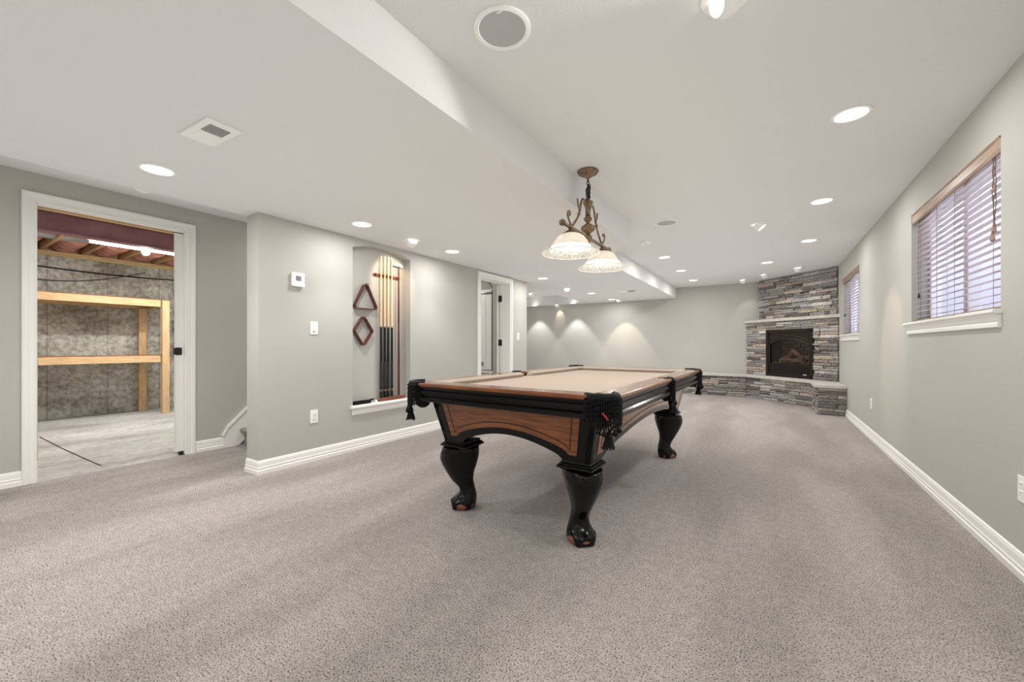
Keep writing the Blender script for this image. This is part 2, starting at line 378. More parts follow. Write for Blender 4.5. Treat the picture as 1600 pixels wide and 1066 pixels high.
# cue-niche wall with arched niche and doorway
NI = (2.496, 3.252, 0.43, 2.015, 2.075); D2 = (4.587, 5.341, 2.024)
mb = MB()
mb.box(XTB, XT, 1.625, NI[0], 0, ZS); mb.box(XTB, XT, NI[1], D2[0], 0, ZS); mb.box(XTB, XT, D2[1], 5.88, 0, ZS)
mb.box(XTB, XT, D2[0], D2[1], D2[2], ZS); mb.box(XTB, XT, NI[0], NI[1], 0, NI[2]); mb.box(XTB, -3.560, NI[0], NI[1], NI[2], ZS)
for i in range(20):
    u0 = NI[0] + (NI[1] - NI[0]) * i / 20; u1 = NI[0] + (NI[1] - NI[0]) * (i + 1) / 20
    t = lambda u: NI[3] + (NI[4] - NI[3]) * (1 - ((u - 2.874) / .378) ** 2)
    za, zb = t(u0), t(u1)
    mb.hexa([(-3.56, u0, za), (XT, u0, za), (XT, u1, zb), (-3.56, u1, zb)], [(-3.56, u0, ZS), (XT, u0, ZS), (XT, u1, ZS), (-3.56, u1, ZS)])
S('wall_left', mb, 'wall')
# storage wall with doorway
D1 = (0.624, 1.551, 2.127)
mb = MB(); mb.box(XS - .12, XS, YB, D1[0], 0, ZC); mb.box(XS - .12, XS, D1[1], 4.1, 0, ZC); mb.box(XS - .12, XS, D1[0], D1[1], D1[2], ZC)
S('wall_storage', mb, 'wall')
S('wall_concrete', MB().box(-8.75, -8.60, -0.9, 3.6, -0.02, 2.34), 'cwall')
S('wall_storage_side', MB().box(-8.60, XS - .12, -0.95, -0.85, 0, 2.66).box(-8.60, XS - .12, 3.5, 3.6, 0, 2.66), 'cwall')
S('ceiling_storage', MB().box(-8.75, XS - .1, -0.95, 3.6, 2.64, 2.72), 'pinex')
S('trim_sill_plate', MB().box(-8.74, -8.58, -0.85, 3.5, 2.34, 2.385).box(-8.74, -8.70, -0.85, 3.5, 2.385, 2.64), 'pine')

# baseboards -------------------------------------------------
BBP = [(0, 0), (.020, 0), (.020, .030), (.014, .036), (.014, .044), (.017, .050), (.013, .058), (.011, .088), (.006, .104), (0, .108)]
def bb_run(mb, p0, p1, n, ext0=0, ext1=0):      # along p0->p1, protruding to n
    d = Vector(p1) - Vector(p0); L = d.length; d.normalize()
    pl = lambda a, b, t: (p0[0] + d.x * t + n[0] * a, p0[1] + d.y * t + n[1] * a, b)
    r0 = [pl(a, b, -a * ext0) for a, b in BBP]; r1 = [pl(a, b, L + a * ext1) for a, b in BBP]
    mb.rings([r0, r1])
mb = MB(); bb_run(mb, (XT, 1.625), (XT, 4.512), (1, 0), ext0=1); bb_run(mb, (XT, 5.435), (XT, 5.88), (1, 0), ext1=1)
bb_run(mb, (XTB, 1.625), (XT, 1.625), (0, -1), 0, 1); S('baseboard_left', mb, 'trim')
mb = MB(); bb_run(mb, (XR, YB), (XR, 7.59), (-1, 0)); S('baseboard_right', mb, 'trim')
mb = MB(); bb_run(mb, (XS, YB), (XS, .553), (1, 0)); bb_run(mb, (XS, 1.627), (XS, 1.86), (1, 0)); S('baseboard_storage', mb, 'trim')
mb = MB(); bb_run(mb, (-6.6, YF), (-1.9, YF), (0, -1)); S('baseboard_far', mb, 'trim')
mb = MB(); bb_run(mb, (-4.8, YB), (XR, YB), (0, 1)); S('baseboard_back', mb, 'trim')
# stair skirt board rising along the storage wall
mb = MB(); sk = [(1.86, 0), (2.0, 0), (3.1, 1.0), (3.1, 1.34), (1.905, .20), (1.86, .12)]
mb.extrude(sk, lambda a, b, t: (t, a, b), XS, XS + .02)
mb.extrude([(1.86, .115), (1.905, .195), (3.1, 1.335), (3.1, 1.36), (1.895, .215), (1.845, .125)], lambda a, b, t: (t, a, b), XS, XS + .032)
S('trim_stair_skirt', mb, 'trim')

# door casings ------------------------------------------------
CAS = [(0, 0), (0, .010), (.006, .015), (.014, .010), (.024, .013), (.034, .012), (.042, .020), (.056, .024), (.066, .023), (.072, .017), (.072, 0)]
def casing(mb, x, y0, y1, zt, w=1.0):
    P = [(u * w, v) for u, v in CAS]
    r = [[(x + v, y0 - u, 0) for u, v in P], [(x + v, y0 - u, zt + u) for u, v in P], [(x + v, y1 + u, zt + u) for u, v in P], [(x + v, y1 + u, 0) for u, v in P]]
    mb.rings(r)
mb = MB(); casing(mb, XS, D1[0], D1[1], D1[2], 1.04)
mb.box(XS - .12, XS, D1[0] - .02, D1[0] + .004, 0, D1[2]); mb.box(XS - .045, XS, D1[1] - .003, D1[1] + .02, 0, D1[2]); mb.box(XS - .12, XS - .085, D1[1] - .003, D1[1] + .02, 0, D1[2])
mb.box(XS - .045, XS, D1[0], D1[1], D1[2] - .012, D1[2] + .02)
S('trim_1', mb, 'trim')
mb = MB(); mb.box(XS - .12, XS - .085, D1[0], D1[1], D1[2] - .02, D1[2] + .02); S('trim_2', mb, 'pine')
d1 = S('door_1', MB().box(XS - .082, XS - .047, 1.487, 2.3, .03, D1[2] - .02), 'trim')
d1b = build('door_latch', MB().box(XS - .086, XS - .043, 1.483, 1.517, .955, 1.015).box(XS - .047, XS - .040, 1.487, 1.535, .950, 1.020), 'bmetal', d1)
build('door_gap_shade', MB().box(XS - .085, XS - .04, 1.515, 1.55, 0.0, .03), 'bmetal', d1)  # black block stands in for the shaded gap under the pocket door
mb = MB(); casing(mb, XT, D2[0], D2[1], D2[2], 1.03)
mb.box(XTB, XT, D2[0] - .02, D2[0] + .004, 0, D2[2]); mb.box(XTB, XT, D2[1] - .004, D2[1] + .02, 0, D2[2]); mb.box(XTB, XT, D2[0], D2[1], D2[2] - .004, D2[2] + .02)
mb.box(XTB + .06, XTB + .10, D2[1] - .016, D2[1], 0, D2[2])
S('trim_3', mb, 'trim')
# bedroom door leaf, swung inward
hp = Vector((XTB - .005, D2[1] - .008)); dd = Vector((-.56, .83)).normalized(); nn = Vector((-dd.y, dd.x))
def leafbox(mb, s0, s1, t0, t1, z0, z1):
    q = [hp + dd * s0 + nn * t0, hp + dd * s1 + nn * t0, hp + dd * s1 + nn * t1, hp + dd * s0 + nn * t1]
    mb.hexa([(p.x, p.y, z0) for p in q], [(p.x, p.y, z1) for p in q])
mb = MB(); leafbox(mb, .004, .40, 0, .035, .012, D2[2] - .01); leafbox(mb, .06, .34, -.004, .039, 1.0, 1.85); leafbox(mb, .06, .34, -.004, .039, .2, .85)
d2 = S('door_2', mb, 'trim')
for hz in (1.79, 1.085, .30):
    build('door_hinge', MB().box(XTB - .004, XTB + .045, D2[1] - .012, D2[1] - .003, hz - .05, hz + .05).cyl((XTB - .008, D2[1] - .012, hz - .05), (XTB - .008, D2[1] - .012, hz + .05), .008, 10), 'bmetal', d2)
# arched niche seen through that doorway
mb = MB()
for i in range(24):
    a0, a1 = AN[0] + (AN[1] - AN[0]) * i / 24, AN[0] + (AN[1] - AN[0]) * (i + 1) / 24
    z0, z1 = arch_z(a0, *AN[:2], *AN[3:]), arch_z(a1, *AN[:2], *AN[3:])
    mb.hexa([(a0, 5.695, z0 - .005), (a1, 5.695, z1 - .005), (a1, 5.80, z1 - .005), (a0, 5.80, z0 - .005)], [(a0, 5.695, z0 + .018), (a1, 5.695, z1 + .018), (a1, 5.80, z1 + .018), (a0, 5.80, z0 + .018)])
mb.box(AN[1] - .012, AN[1] + .004, 5.695, 5.80, AN[2], AN[3] + .02)
S('trim_4', mb, 'bmetal')
S('trim_5', MB().box(AN[0] - .03, AN[1] + .03, 5.66, 5.80, AN[2] - .04, AN[2]).box(AN[0] + .01, AN[1] - .012, 5.75, 5.80, 2.0, 2.03).box(AN[0] + .01, AN[1] - .012, 5.76, 5.80, 1.97, 2.0), 'trim')
t = thing('shutter_cabinet', 'white panelled cabinet in the arched niche seen through the far doorway', 'cabinet', (-4.33, 5.74, AN[2]))
build('door', MB().box(-.26, -.01, -.02, .05, .01, 1.34).box(-.23, -.04, -.028, -.02, .1, 1.24), 'trim', t)
build('door', MB().box(0, .245, -.02, .05, .01, 1.34).box(.03, .12, -.028, -.02, .06, 1.28), 'trim', t)
build('top_track', MB().box(.10, .25, -.035, .05, 1.34, 1.37), 'bmetal', t)
build('latch', MB().box(.02, .07, -.045, -.02, .08, .15), 'grey', t)
lamp('bedroom_fill', 'POINT', (-5.0, 4.9, 2.1), 14, size=.1)  # added lamp without a fixture, brightens the bedroom

# niche sill
mb = MB(); mb.extrude([(0, 0), (.115, 0), (.122, .008), (.122, .022), (.115, .028), (0, .028)], lambda a, b, t: (-3.56 + a + .005, t, .412 + b), NI[0] - .025, NI[1] + .025)
mb.extrude([(0, 0), (.008, 0), (.012, .02), (.012, .045), (.022, .062), (0, .062)], lambda a, b, t: (XT + a, t, .350 + b), NI[0] - .008, NI[1] + .008)
S('trim_6', mb, 'trim')

# carpeted stair --------------------------------------------------
mb = MB()
for k in range(5):
    y0 = 2.02 + .27 * k; z1 = .175 * (k + 1)
    pr = [(y0 + .03, z1 - .175), (3.62, z1 - .175), (3.62, z1), (y0 + .012, z1), (y0 - .008, z1 - .008), (y0 - .014, z1 - .025), (y0 - .004, z1 - .045), (y0 + .03, z1 - .052)]
    mb.extrude(pr, lambda a, b, t: (t, a, b), XS + .022, XTB - .002)
tag(build('staircase', mb, 'carpet', smooth=50), 'carpeted stairs rising behind the wall end beside the storage doorway', 'stairs')

# ------------------------------------------------------------------ recessed lights
def can_parts(t, wide=1, blend=.7, warm=(1, 0.965, 0.93), p=1.0, cone=92):
    build('trim_ring', MB().rings([[(r * math.cos(a), r * math.sin(a), z) for a in [2 * PI * i / 36 for i in range(36)]] for r, z in
          ((.092, 0), (.092, -.004), (.088, -.007), (.078, -.007), (.074, -.003), (.074, -.001))], True, False), 'white', t, smooth=40)
    build('lens', MB().lathe([(.0001, -.0045), (.04, -.0045), (.074, -.002)], 32, cap=False), 'lens', t)
    lamp('beam', 'SPOT', (0, 0, -.03), P_SPOT * p, warm, t, .05, (0, 0, -1), cone, blend)
    if wide: lamp('spill', 'AREA', (0, 0, -.012), P_WIDE * p, warm, t, .13, (0, 0, -1))
CG = 'round recessed ceiling lights'
cans = [
 (.39, 2.95, ZC, 'recessed light nearest the large window, the largest on the right'),
 (.40, 4.58, ZC, 'recessed light in the high ceiling, second from the camera in the window row'),
 (.415, 6.22, ZC, 'recessed light in the high ceiling, third from the camera in the window row'),
 (-.026, 7.50, ZC, 'recessed light in the high ceiling just in front of the stone fireplace'),
 (-1.31, 6.24, ZC, 'recessed light beside the far soffit drop, nearest of that row of three'),
 (-1.30, 7.51, ZC, 'recessed light beside the far soffit drop, middle of that row of three'),
 (-1.285, 8.75, ZC, 'recessed light beside the far soffit drop, closest to the far wall'),
 (-3.04, 2.28, ZS, 'recessed light in the low ceiling between thermostat and cue niche'),
 (-3.05, 3.50, ZS, 'recessed light in the low ceiling between the cue niche and the far doorway'),
 (-3.05, 5.68, ZS, 'recessed light in the low ceiling beyond the far doorway, behind the lamp shade'),
 (-3.08, 7.85, ZS, 'recessed light in the low ceiling, fifth one along the left wall row'),
 (-3.10, 9.15, ZS, 'recessed light in the low ceiling near the far wall warm patch'),
]
proto = None
for i, (x, y, z, lb) in enumerate(cans):
    if proto is None:
        proto = thing('recessed_light', 'round white ' + lb, 'ceiling light', (x, y, z), 0, None); can_parts(proto)
    else: dup(proto, (x, y, z), None, 'round white ' + lb)
t = thing('recessed_light', 'round white recessed light in the low ceiling in front of the storage doorway', 'ceiling light', (-3.15, .90, ZS)); can_parts(t, p=2.0, cone=120)
dup(proto, (-4.20, 2.75, ZC), None, 'added round white recessed light, out of view over the carpeted stairs')  # added unseen can that brightens the stair wall
for x, lb in ((-4.20, 'tiny round recessed light above the second bright scallop on the far wall'), (-5.32, 'tiny round recessed light above the far wall scallop beside the wall corner')):
    t = thing('recessed_light', lb, 'ceiling light', (x, 9.43, ZS)); can_parts(t, wide=0, blend=.3, p=2.4, cone=76)
# cans of the same kind, added out of view to light the room
for x, y, z, lb in ((.40, 1.35, ZC, 'beside the window wall, just outside the photo on the right'), (.40, -.3, ZC, 'beside the window wall, behind the viewer'), (-.9, -1.4, ZC, 'near the back wall in the high ceiling'),
                    (-2.9, -.9, ZS, 'in the low ceiling behind the viewer on the left'), (-1.9, -1.9, ZS, 'in the low ceiling nearest the back wall')):
    dup(proto, (x, y, z), None, 'added unseen recessed light ' + lb, None)

# adjustable eyeball spots
def eyeball(loc, target, lb, col=(1, .80, .60), p=20, cone=48, blend=.5):
    t = thing('eyeball_light', lb, 'spotlight', loc)
    d = (Vector(target) - Vector(loc)).normalized()
    build('trim_ring', MB().lathe([(.085, -.006), (.09, -.004), (.09, 0)], 32), 'white', t, smooth=40)
    ct = Vector((0, 0, -.012)); q = d.to_track_quat('Z', 'Y').to_matrix()
    mb = MB(); prof = [(.055, -.02), (.060, .0), (.058, .02), (.05, .042), (.046, .046), (.040, .040)]
    mb.rings([[ct + q @ Vector((r * math.cos(a), r * math.sin(a), z)) for a in [2 * PI * i / 28 for i in range(28)]] for r, z in prof], True, False)
    build('ball_housing', mb, 'white', t, smooth=50)
    mb = MB(); mb.rings([[ct + q @ Vector((r * math.cos(a), r * math.sin(a), z)) for a in [2 * PI * i / 28 for i in range(28)]] for r, z in ((.0005, .036), (.040, .039))], True, False)
    build('lens', mb, 'lens', t)
    lamp('beam', 'SPOT', tuple(ct + d * .06), p, col, t, .025, d, cone, blend)
    return t
eyeball((-3.07, 2.90, ZS), (-3.56, 3.04, 1.78), 'white eyeball spotlight in the low ceiling aimed at the cue niche', (1, .74, .52), 22, 62)
eyeball((-.093, 5.08, ZC), (.957, 5.02, 1.05), 'white eyeball spotlight in the high ceiling aimed at the window wall', (1, .76, .60), 40, 36, blend=.6)
eyeball((-.133, 1.70, ZC), (-1.262, .95, 1.75), 'white eyeball spotlight cut off by the top edge of the photo', (1, .98, .95), 30, 66)
eyeball((-3.218, 6.95, ZS), (-4.5, 9.72, 1.1), 'white eyeball spotlight in the low ceiling behind the near lamp shade', (1, .95, .9), 10, 50)
eyeball((-4.10, 7.15, ZS), (-2.9, 9.72, .9), 'bright white eyeball spotlight peeking past the wall corner on the left', (1, .95, .9), 10, 50)
eyeball((-2.95, 9.25, ZS), (-2.92, 9.72, .45), 'small eyeball spotlight over the wide warm patch on the far wall', p=42, cone=62, blend=.35)
eyeball((-4.70, 9.54, ZS), (-4.70, 9.72, 1.84), 'small eyeball spotlight over the narrow warm patch on the far wall', p=7, cone=56)
eyeball((-.07, 8.75, ZC), (.3, 9.1, 1.5), 'white eyeball spotlight at the ceiling right above the middle of the fireplace', (1, .95, .9), 9, 60)
eyeball((.41, 8.30, ZC), (.55, 8.8, 1.5), 'white eyeball spotlight at the ceiling above the right end of the fireplace', (1, .95, .9), 9, 60)
eyeball((-.44, 9.25, ZC), (-.3, 9.72, 1.5), 'small eyeball spotlight at the ceiling left of the fireplace stone', (1, .95, .9), 5, 60)

# ceiling speakers, detectors, vents
def speaker(loc, lb):
    t = thing('ceiling_speaker', lb, 'speaker', loc)
    build('trim_ring', MB().rings([[(r * math.cos(a), r * math.sin(a), z) for a in [2 * PI * i / 40 for i in range(40)]] for r, z in
          ((.118, 0), (.118, -.005), (.112, -.008), (.100, -.008), (.096, -.004))], True, False), 'white', t, smooth=40)
    build('grille', MB().lathe([(.0005, -.005), (.097, -.004)], 40, cap=False), 'speaker', t)
    return t
sp = speaker((-.93, 1.378, ZC), 'round grey ceiling speaker with a white rim, the large one near the top edge')
build('badge', MB().box(.03, .055, -.085, -.079, -.008, -.0045), 'white', sp)
speaker((-.925, 4.495, ZC), 'small round ceiling speaker between the pendant lamp and the far recessed lights')
mb = MB().lathe([(.045, -.034), (.058, -.028), (.066, -.008), (.066, 0)], 28)
t = thing('smoke_detector', 'white round smoke detector on the high ceiling beside the soffit corner', 'smoke detector', (-1.314, 5.188, ZC))
build('housing', mb, 'white', t, smooth=40); build('test_button', MB().lathe([(.01, -.038), (.012, -.033)], 14), 'grey', t)
t = thing('smoke_detector', 'white round detector at the low ceiling edge above the storage doorway', 'smoke detector', (XTB, .965, 2.168))
build('housing', MB().rings([[(-x, r * math.cos(a), r * math.sin(a)) for a in [2 * PI * i / 28 for i in range(28)]] for r, x in ((.07, 0), (.064, .022), (.045, .03))]), 'white', t, smooth=40)

t = thing('exhaust_vent', 'square white exhaust fan cover with a grille in the low ceiling near the camera', 'vent', (-2.368, .885, ZS), math.radians(3))
build('frame', MB().box(-.145, .145, -.075, .075, -.010, 0).box(-.10, -.005, -.045, .045, -.012, -.009), 'white', t, bevel=.003)
build('grille', MB().box(.008, .10, -.045, .045, -.0115, -.009), 'grey', t)
mb = MB()
for i in range(11): mb.box(.008, .10, -.043 + i * .0085, -.040 + i * .0085, -.014, -.010)
build('louvre', mb, 'speaker', t)
t = thing('ceiling_vent', 'flat white air vent in the low ceiling near the far wall', 'vent', (-2.35, 7.90, ZS))
build('frame', MB().box(-.17, .17, -.10, .10, -.008, 0), 'white', t, bevel=.002)
mb = MB()
for i in range(8): mb.box(.0, .15, -.07 + i * .018, -.062 + i * .018, -.011, -.007)
build('louvre', mb, 'grey', t)

# ------------------------------------------------------------------ wall plates
def plate(name, lb, cat, loc, rz, kind):
    t = thing(name, lb, cat, loc, rz)       # local: +x out of wall
    build('cover_plate', MB().box(0, .006, -.036, .036, -.058, .058), 'white', t, bevel=.002)
    if kind == 'dimmer':
        build('switch', MB().box(.005, .009, -.017, .017, -.033, .033), 'trim', t, bevel=.001)
        build('slider', MB().box(.008, .016, -.012, .012, -.028, -.006), 'white', t, bevel=.002)
    elif kind == 'double':
        for s in (-1, 1): build('switch', MB().box(.005, .012, s * .015 - .011, s * .015 + .011, -.03, .03), 'trim', t, bevel=.001)
    else:
        for s in (-1, 1):
            r = build('receptacle', MB().box(.005, .009, -.016, .016, s * .019 - .014, s * .019 + .014), 'trim', t, bevel=.003)
            build('slot', MB().box(.0085, .0095, -.008, -.006, s * .019 - .002, s * .019 + .007).box(.0085, .0095, .006, .008, s * .019 - .002, s * .019 + .007), 'grey', r)
    return t
plate('dimmer_switch', 'white dimmer switch plate on the wall between thermostat and cue niche', 'switch', (XT, 2.094, 1.198), 0, 'dimmer')
plate('power_outlet', 'white power outlet low on the wall left of the cue niche', 'outlet', (XT, 2.094, .398), 0, 'outlet')
plate('light_switch', 'white switch plate on the wall right of the far doorway', 'switch', (XT, 5.592, 1.187), 0, 'double')
plate('power_outlet', 'white power outlet low on the window wall between the two windows', 'outlet', (XR, 5.908, .394), PI, 'outlet')
plate('power_outlet', 'white power outlet on the window wall cut by the right edge of the photo', 'outlet', (XR, 2.745, .396), PI, 'outlet')
t = thing('thermostat', 'square white thermostat with small grey display on the left wall', 'thermostat', (XT, 1.940, 1.61))
build('body', MB().box(0, .030, -.052, .052, -.055, .060), 'white', t, bevel=.004)
build('display', MB().box(.029, .0315, -.026, .020, -.010, .032), 'lcd', t)
build('cover_flap', MB().box(.028, .034, -.052, .052, -.060, -.032), 'white', t, bevel=.003)

# ------------------------------------------------------------------ windows and blinds
def window(n, W, lb_blind, hang):
    y0, y1, z0, z1 = W; xo = XR + .13
    f = .045
    mb = MB(); mb.box(xo - .03, xo + .03, y0, y1, z0, z0 + f).box(xo - .03, xo + .03, y0, y1, z1 - f, z1)
    mb.box(xo - .03, xo + .03, y0, y0 + f, z0, z1).box(xo - .03, xo + .03, y1 - f, y1, z0, z1)
    ym = (y0 + y1) / 2 + .02; mb.box(xo - .035, xo + .03, ym - .035, ym + .035, z0, z1)
    wd = S('window_%d' % n, mb, 'vinyl', bevel=.004)
    build('window_pane', MB().box(xo - .003, xo + .003, y0 + f, ym - .03, z0 + f, z1 - f), 'glass', wd)
    build('window_pane', MB().box(xo - .003, xo + .003, ym + .03, y1 - f, z0 + f, z1 - f), 'glass', wd)
    mb = MB(); e = .05
    mb.extrude([(-.14, 0), (.022, 0), (.030, .006), (.030, .016), (.022, .022), (-.14, .022)], lambda a, b, t: (XR - a, t, z0 - .006 + b), y0 + .0, y1 - .0)
    mb.extrude([(0, 0), (.022, 0), (.034, .006), (.034, .016), (.026, .022), (0, .022)], lambda a, b, t: (XR - a, t, z0 - .006 + b), y0 - .02, y1 + e + .05)
    mb.extrude([(0, 0), (.010, 0), (.014, .004), (.014, .022), (.009, .028), (.011, .034), (.014, .052), (.024, .070), (0, .070)], lambda a, b, t: (XR - a, t, z0 - .076 + b), y0 - .008, y1 + e + .03)
    build('window_sill', mb, 'trim', wd)
    # blind
    t = thing('venetian_blind', lb_blind, 'window blind', (XR + .02, (y0 + y1) / 2, z0 + .016)); H = z1 - z0 - .016; L = (y1 - y0) / 2 - .012
    build('valance', MB().extrude([(.0, -.068), (.012, -.070), (.018, -.058), (.018, -.012), (.026, -.002), (.026, 0), (-.0, 0)], lambda a, b, s: (-a, s, H - .002 + b), -L - .006, L + .006), 'valance', t)
    build('headrail', MB().box(.008, .058, -L, L, H - .045, H - .004), 'valance', t)
    ns = 19; mb = MB(); zt = H - .085; zb = .045; tl = math.radians(9)
    for i in range(ns):
        zc = zb + (zt - zb) * i / (ns - 1); hw = .024; cx = .030
        pr = []
        for k in range(7):
            s = -1 + 2 * k / 6; pr.append((s * hw, .0025 * (1 - s * s) + .0012))
        for k in range(6, -1, -1):
            s = -1 + 2 * k / 6; pr.append((s * hw, .0025 * (1 - s * s) - .0012))
        ca, sa = math.cos(tl), math.sin(tl)
        mb.extrude(pr, lambda a, b, q: (cx + a * ca - b * sa, q, zc + a * sa + b * ca), -L, L)
    build('slats', mb, 'slat', t, smooth=40)
    build('bottom_rail', MB().box(.008, .055, -L, L, 0.001, .020), 'valance', t, bevel=.003)
    for u in (-.80, -.08, .36, .86):
        mb = MB()
        for xx in (.005, .056): mb.cyl((xx, u * L, .01), (xx, u * L, H - .05), .0011, 5)
        for i in range(ns): zc = zb + (zt - zb) * i / (ns - 1); mb.cyl((.005, u * L, zc - .006), (.056, u * L, zc + .001), .0009, 4)
        build('ladder_cord', mb, 'cord', t)
    if hang:
        hy = -L * .86; mb = MB(); 
        for k in range(3):
            pth = [(-.004 - .004 * math.sin(6 * q + k * 2), hy + .012 * math.sin(9 * q + 2.1 * k) + .006 * k, H - .07 - q * .36) for q in [j / 14 for j in range(15)]]
            mb.tube(pth, .0022, 6)
        c = build('pull_cord', mb, 'cord', t)
        for ty, tz in ((0, .41), (.018, .45)): build('cord_tassel', MB().lathe([(.004, -.05), (.011, -.04), (.006, 0), (.003, .01)], 12, (-.006, hy + ty, H - tz)), 'valance', c)
        build('cord_knot', MB().ball((-.006, hy, H - .24), .012), 'valance', c)
        mb = MB(); mb.tube([(-.002, L * .86, H - .07), (-.006, L * .87, H * .5), (-.004, L * .86, .22)], .0018, 5); c = build('tilt_cord', mb, 'cord', t)
        build('cord_tassel', MB().lathe([(.003, -.035), (.008, -.03), (.004, 0)], 10, (-.004, L * .86, .22)), 'bronzed', c)
    else:
        mb = MB(); mb.tube([(-.002, L * .86, H - .07), (-.006, L * .87, H * .5), (-.004, L * .86, .32)], .0018, 5); c = build('tilt_cord', mb, 'cord', t)
        build('cord_tassel', MB().lathe([(.004, -.04), (.011, -.035), (.005, 0)], 10, (-.004, L * .86, .32)), 'bronzed', c)
        mb = MB(); mb.tube([(-.002, -L * .86, H - .07), (-.006, -L * .87, H * .7)], .004, 6); build('pull_cord', mb, 'cord', t)
window(1, W1, 'wooden slat blind in the large window on the right', True)
window(2, W2, 'wooden slat blind in the small far window beside the fireplace', False)
for n, W in ((1, W1), (2, W2)):
    mb = MB(); a, b = W[0] - .25, W[1] + .25
    N_ = 40; ring = []
    for i in range(N_ + 1):
        an = PI * i / N_; yy = (a + b) / 2 - math.cos(an) * (b - a) / 2; xx = X1 + math.sin(an) ** .6 * .85
        ring.append((xx, yy))
    r0 = [(x, y, .9) for x, y in ring]; r1 = [(x, y, 1.9) for x, y in ring]
    mb.rings([r0, r1], False, False); mb.add([(x, y, .9) for x, y in ring], [tuple(range(N_ + 1))])
    S('wall_window_well' + ('' if n == 1 else '_far'), mb, 'well')

# ------------------------------------------------------------------ cue niche contents
XC_ = -3.530
ct = None
CG2 = 'maple cues standing in the wall rack'
for i, (y, lb) in enumerate(((2.893, 'maple pool cue at the left end of the wall rack, nearest the triangle'), (2.943, 'maple pool cue second from the left in the wall rack'),
                             (2.990, 'maple pool cue third from the left in the wall rack'), (3.040, 'maple pool cue fourth from the left, beside the bridge stick'))):
    if ct is None:
        ct = thing('pool_cue', lb, 'pool cue', (XC_, y, .478), 0, CG2)
        build('shaft', MB().lathe([(.0115, .765), (.0095, 1.1), (.007, 1.50), (.0066, 1.505)], 14), 'cue_l', ct, smooth=40)
        build('ferrule', MB().lathe([(.0066, 1.505), (.0066, 1.525), (.0062, 1.532)], 12), 'pearl', ct, smooth=40)
        build('butt', MB().lathe([(.013, 0), (.0155, .004), (.0150, .20), (.0118, .72), (.0118, .765)], 16), 'cue_d', ct, smooth=40)
        build('wrap', MB().lathe([(.0153, .12), (.0158, .125), (.0150, .38), (.0145, .385)], 16), 'cue_w', ct, smooth=40)
        build('joint_ring', MB().lathe([(.0124, .755), (.0124, .768)], 16), 'bronze', ct, smooth=40)
        build('butt_ring', MB().lathe([(.0152, .06), (.0156, .075), (.0152, .09)], 16), 'bronze', ct, smooth=40)
    else: dup(ct, (XC_, y, .478), None, lb)
t = thing('bridge_stick', 'dark red bridge stick with a white notched head, right of the four cues', 'bridge stick', (XC_, 3.138, .478))
build('shaft', MB().lathe([(.013, 0), (.013, .3), (.010, 1.0), (.007, 1.46)], 14), 'mahog', t, smooth=40)
mb = MB(); prf = [(-.075, -.004), (.05, -.012), (.055, .018), (.04, .010), (.028, .026), (.012, .012), (0, .028), (-.015, .012), (-.03, .028), (-.045, .012), (-.06, .026), (-.075, .012)]
mb.extrude(prf, lambda a, b, q: (q, a, 1.46 + b), -.006, .006); build('notched_head', mb, 'pearl', t)
# rack: upper clip bar + base tray
t = thing('cue_rack', 'dark wooden wall rack bar with clips and a base tray in the arched niche', 'cue rack', (-3.56, 2.99, 1.80))
pr = [(-.175, .012)] + [(.175 * math.cos(a) * 1 if False else (.162 + .013 * math.cos(a)), .013 * math.sin(a)) for a in [(-PI / 2 + PI * k / 8) for k in range(9)]] + [(-.162 - .013 * math.sin(a), .013 * math.cos(a)) for a in [PI * k / 8 for k in range(9)]][0:9]
mb = MB(); mb.box(.0, .014, -.165, .165, -.015, .015); mb.lathe([(.015, 0), (.015, .014)], 18)
mb = MB(); mb.box(.0, .014, -.165, .165, -.015, .015); mb.cyl((.0, -.165, 0), (.014, -.165, 0), .015, 18); mb.cyl((.0, .165, 0), (.014, .165, 0), .015, 18)
build('clip_bar', mb, 'mahogy', t, smooth=40)
for y in (2.893, 2.943, 2.990, 3.040, 3.138):
    pth = [(.030 + .0125 * math.cos(a), y - 2.99 + .0125 * math.sin(a), 0) for a in [math.radians(50 + 260 * k / 12) for k in range(13)]]
    build('cue_clip', MB().tube(pth, .0035, 6), 'mahogy', t, smooth=50)
build('base_tray', MB().box(.004, .064, -.145, .215, -1.36 , -1.345).box(.058, .066, -.145, .215, -1.36, -1.322), 'mahogy', t, bevel=.003)
# triangle and diamond racks hanging on pegs
def ring_rack(name, lb, cat, pts, loc, depth=.045, th=.010, rr=.028):
    t = thing(name, lb, cat, loc)
    n = len(pts); out = []
    for i in range(n):
        p = Vector(pts[i]); a = (Vector(pts[i - 1]) - p).normalized(); b = (Vector(pts[(i + 1) % n]) - p).normalized()
        ang = a.angle(b); dist = rr / math.tan(ang / 2); bis = (a + b).normalized(); cen = p + bis * (rr / math.sin(ang / 2))
        s0 = p + a * dist - cen; s1 = p + b * dist - cen
        a0 = math.atan2(s0.y, s0.x); a1 = math.atan2(s1.y, s1.x); d = (a1 - a0 + PI) % (2 * PI) - PI
        for k in range(7): q = a0 + d * k / 6; out.append((cen, Vector((math.cos(q), math.sin(q)))))
    O = [c + u * rr for c, u in out]; I = [c + u * (rr - th) for c, u in out]
    m = len(O); vs = []; 
    for x in (0, depth):
        vs += [(x, p.x, p.y) for p in O]; vs += [(x, p.x, p.y) for p in I]
    fs = []
    for i in range(m):
        j = (i + 1) % m
        fs += [(i, j, m + j, m + i), (2 * m + i, 3 * m + i, 3 * m + j, 2 * m + j), (i, 2 * m + i, 2 * m + j, j), (m + i, m + j, 3 * m + j, 3 * m + i)]
    mb = MB(); mb.add(vs, fs); build('frame', mb, 'mahog', t, smooth=35)
    return t
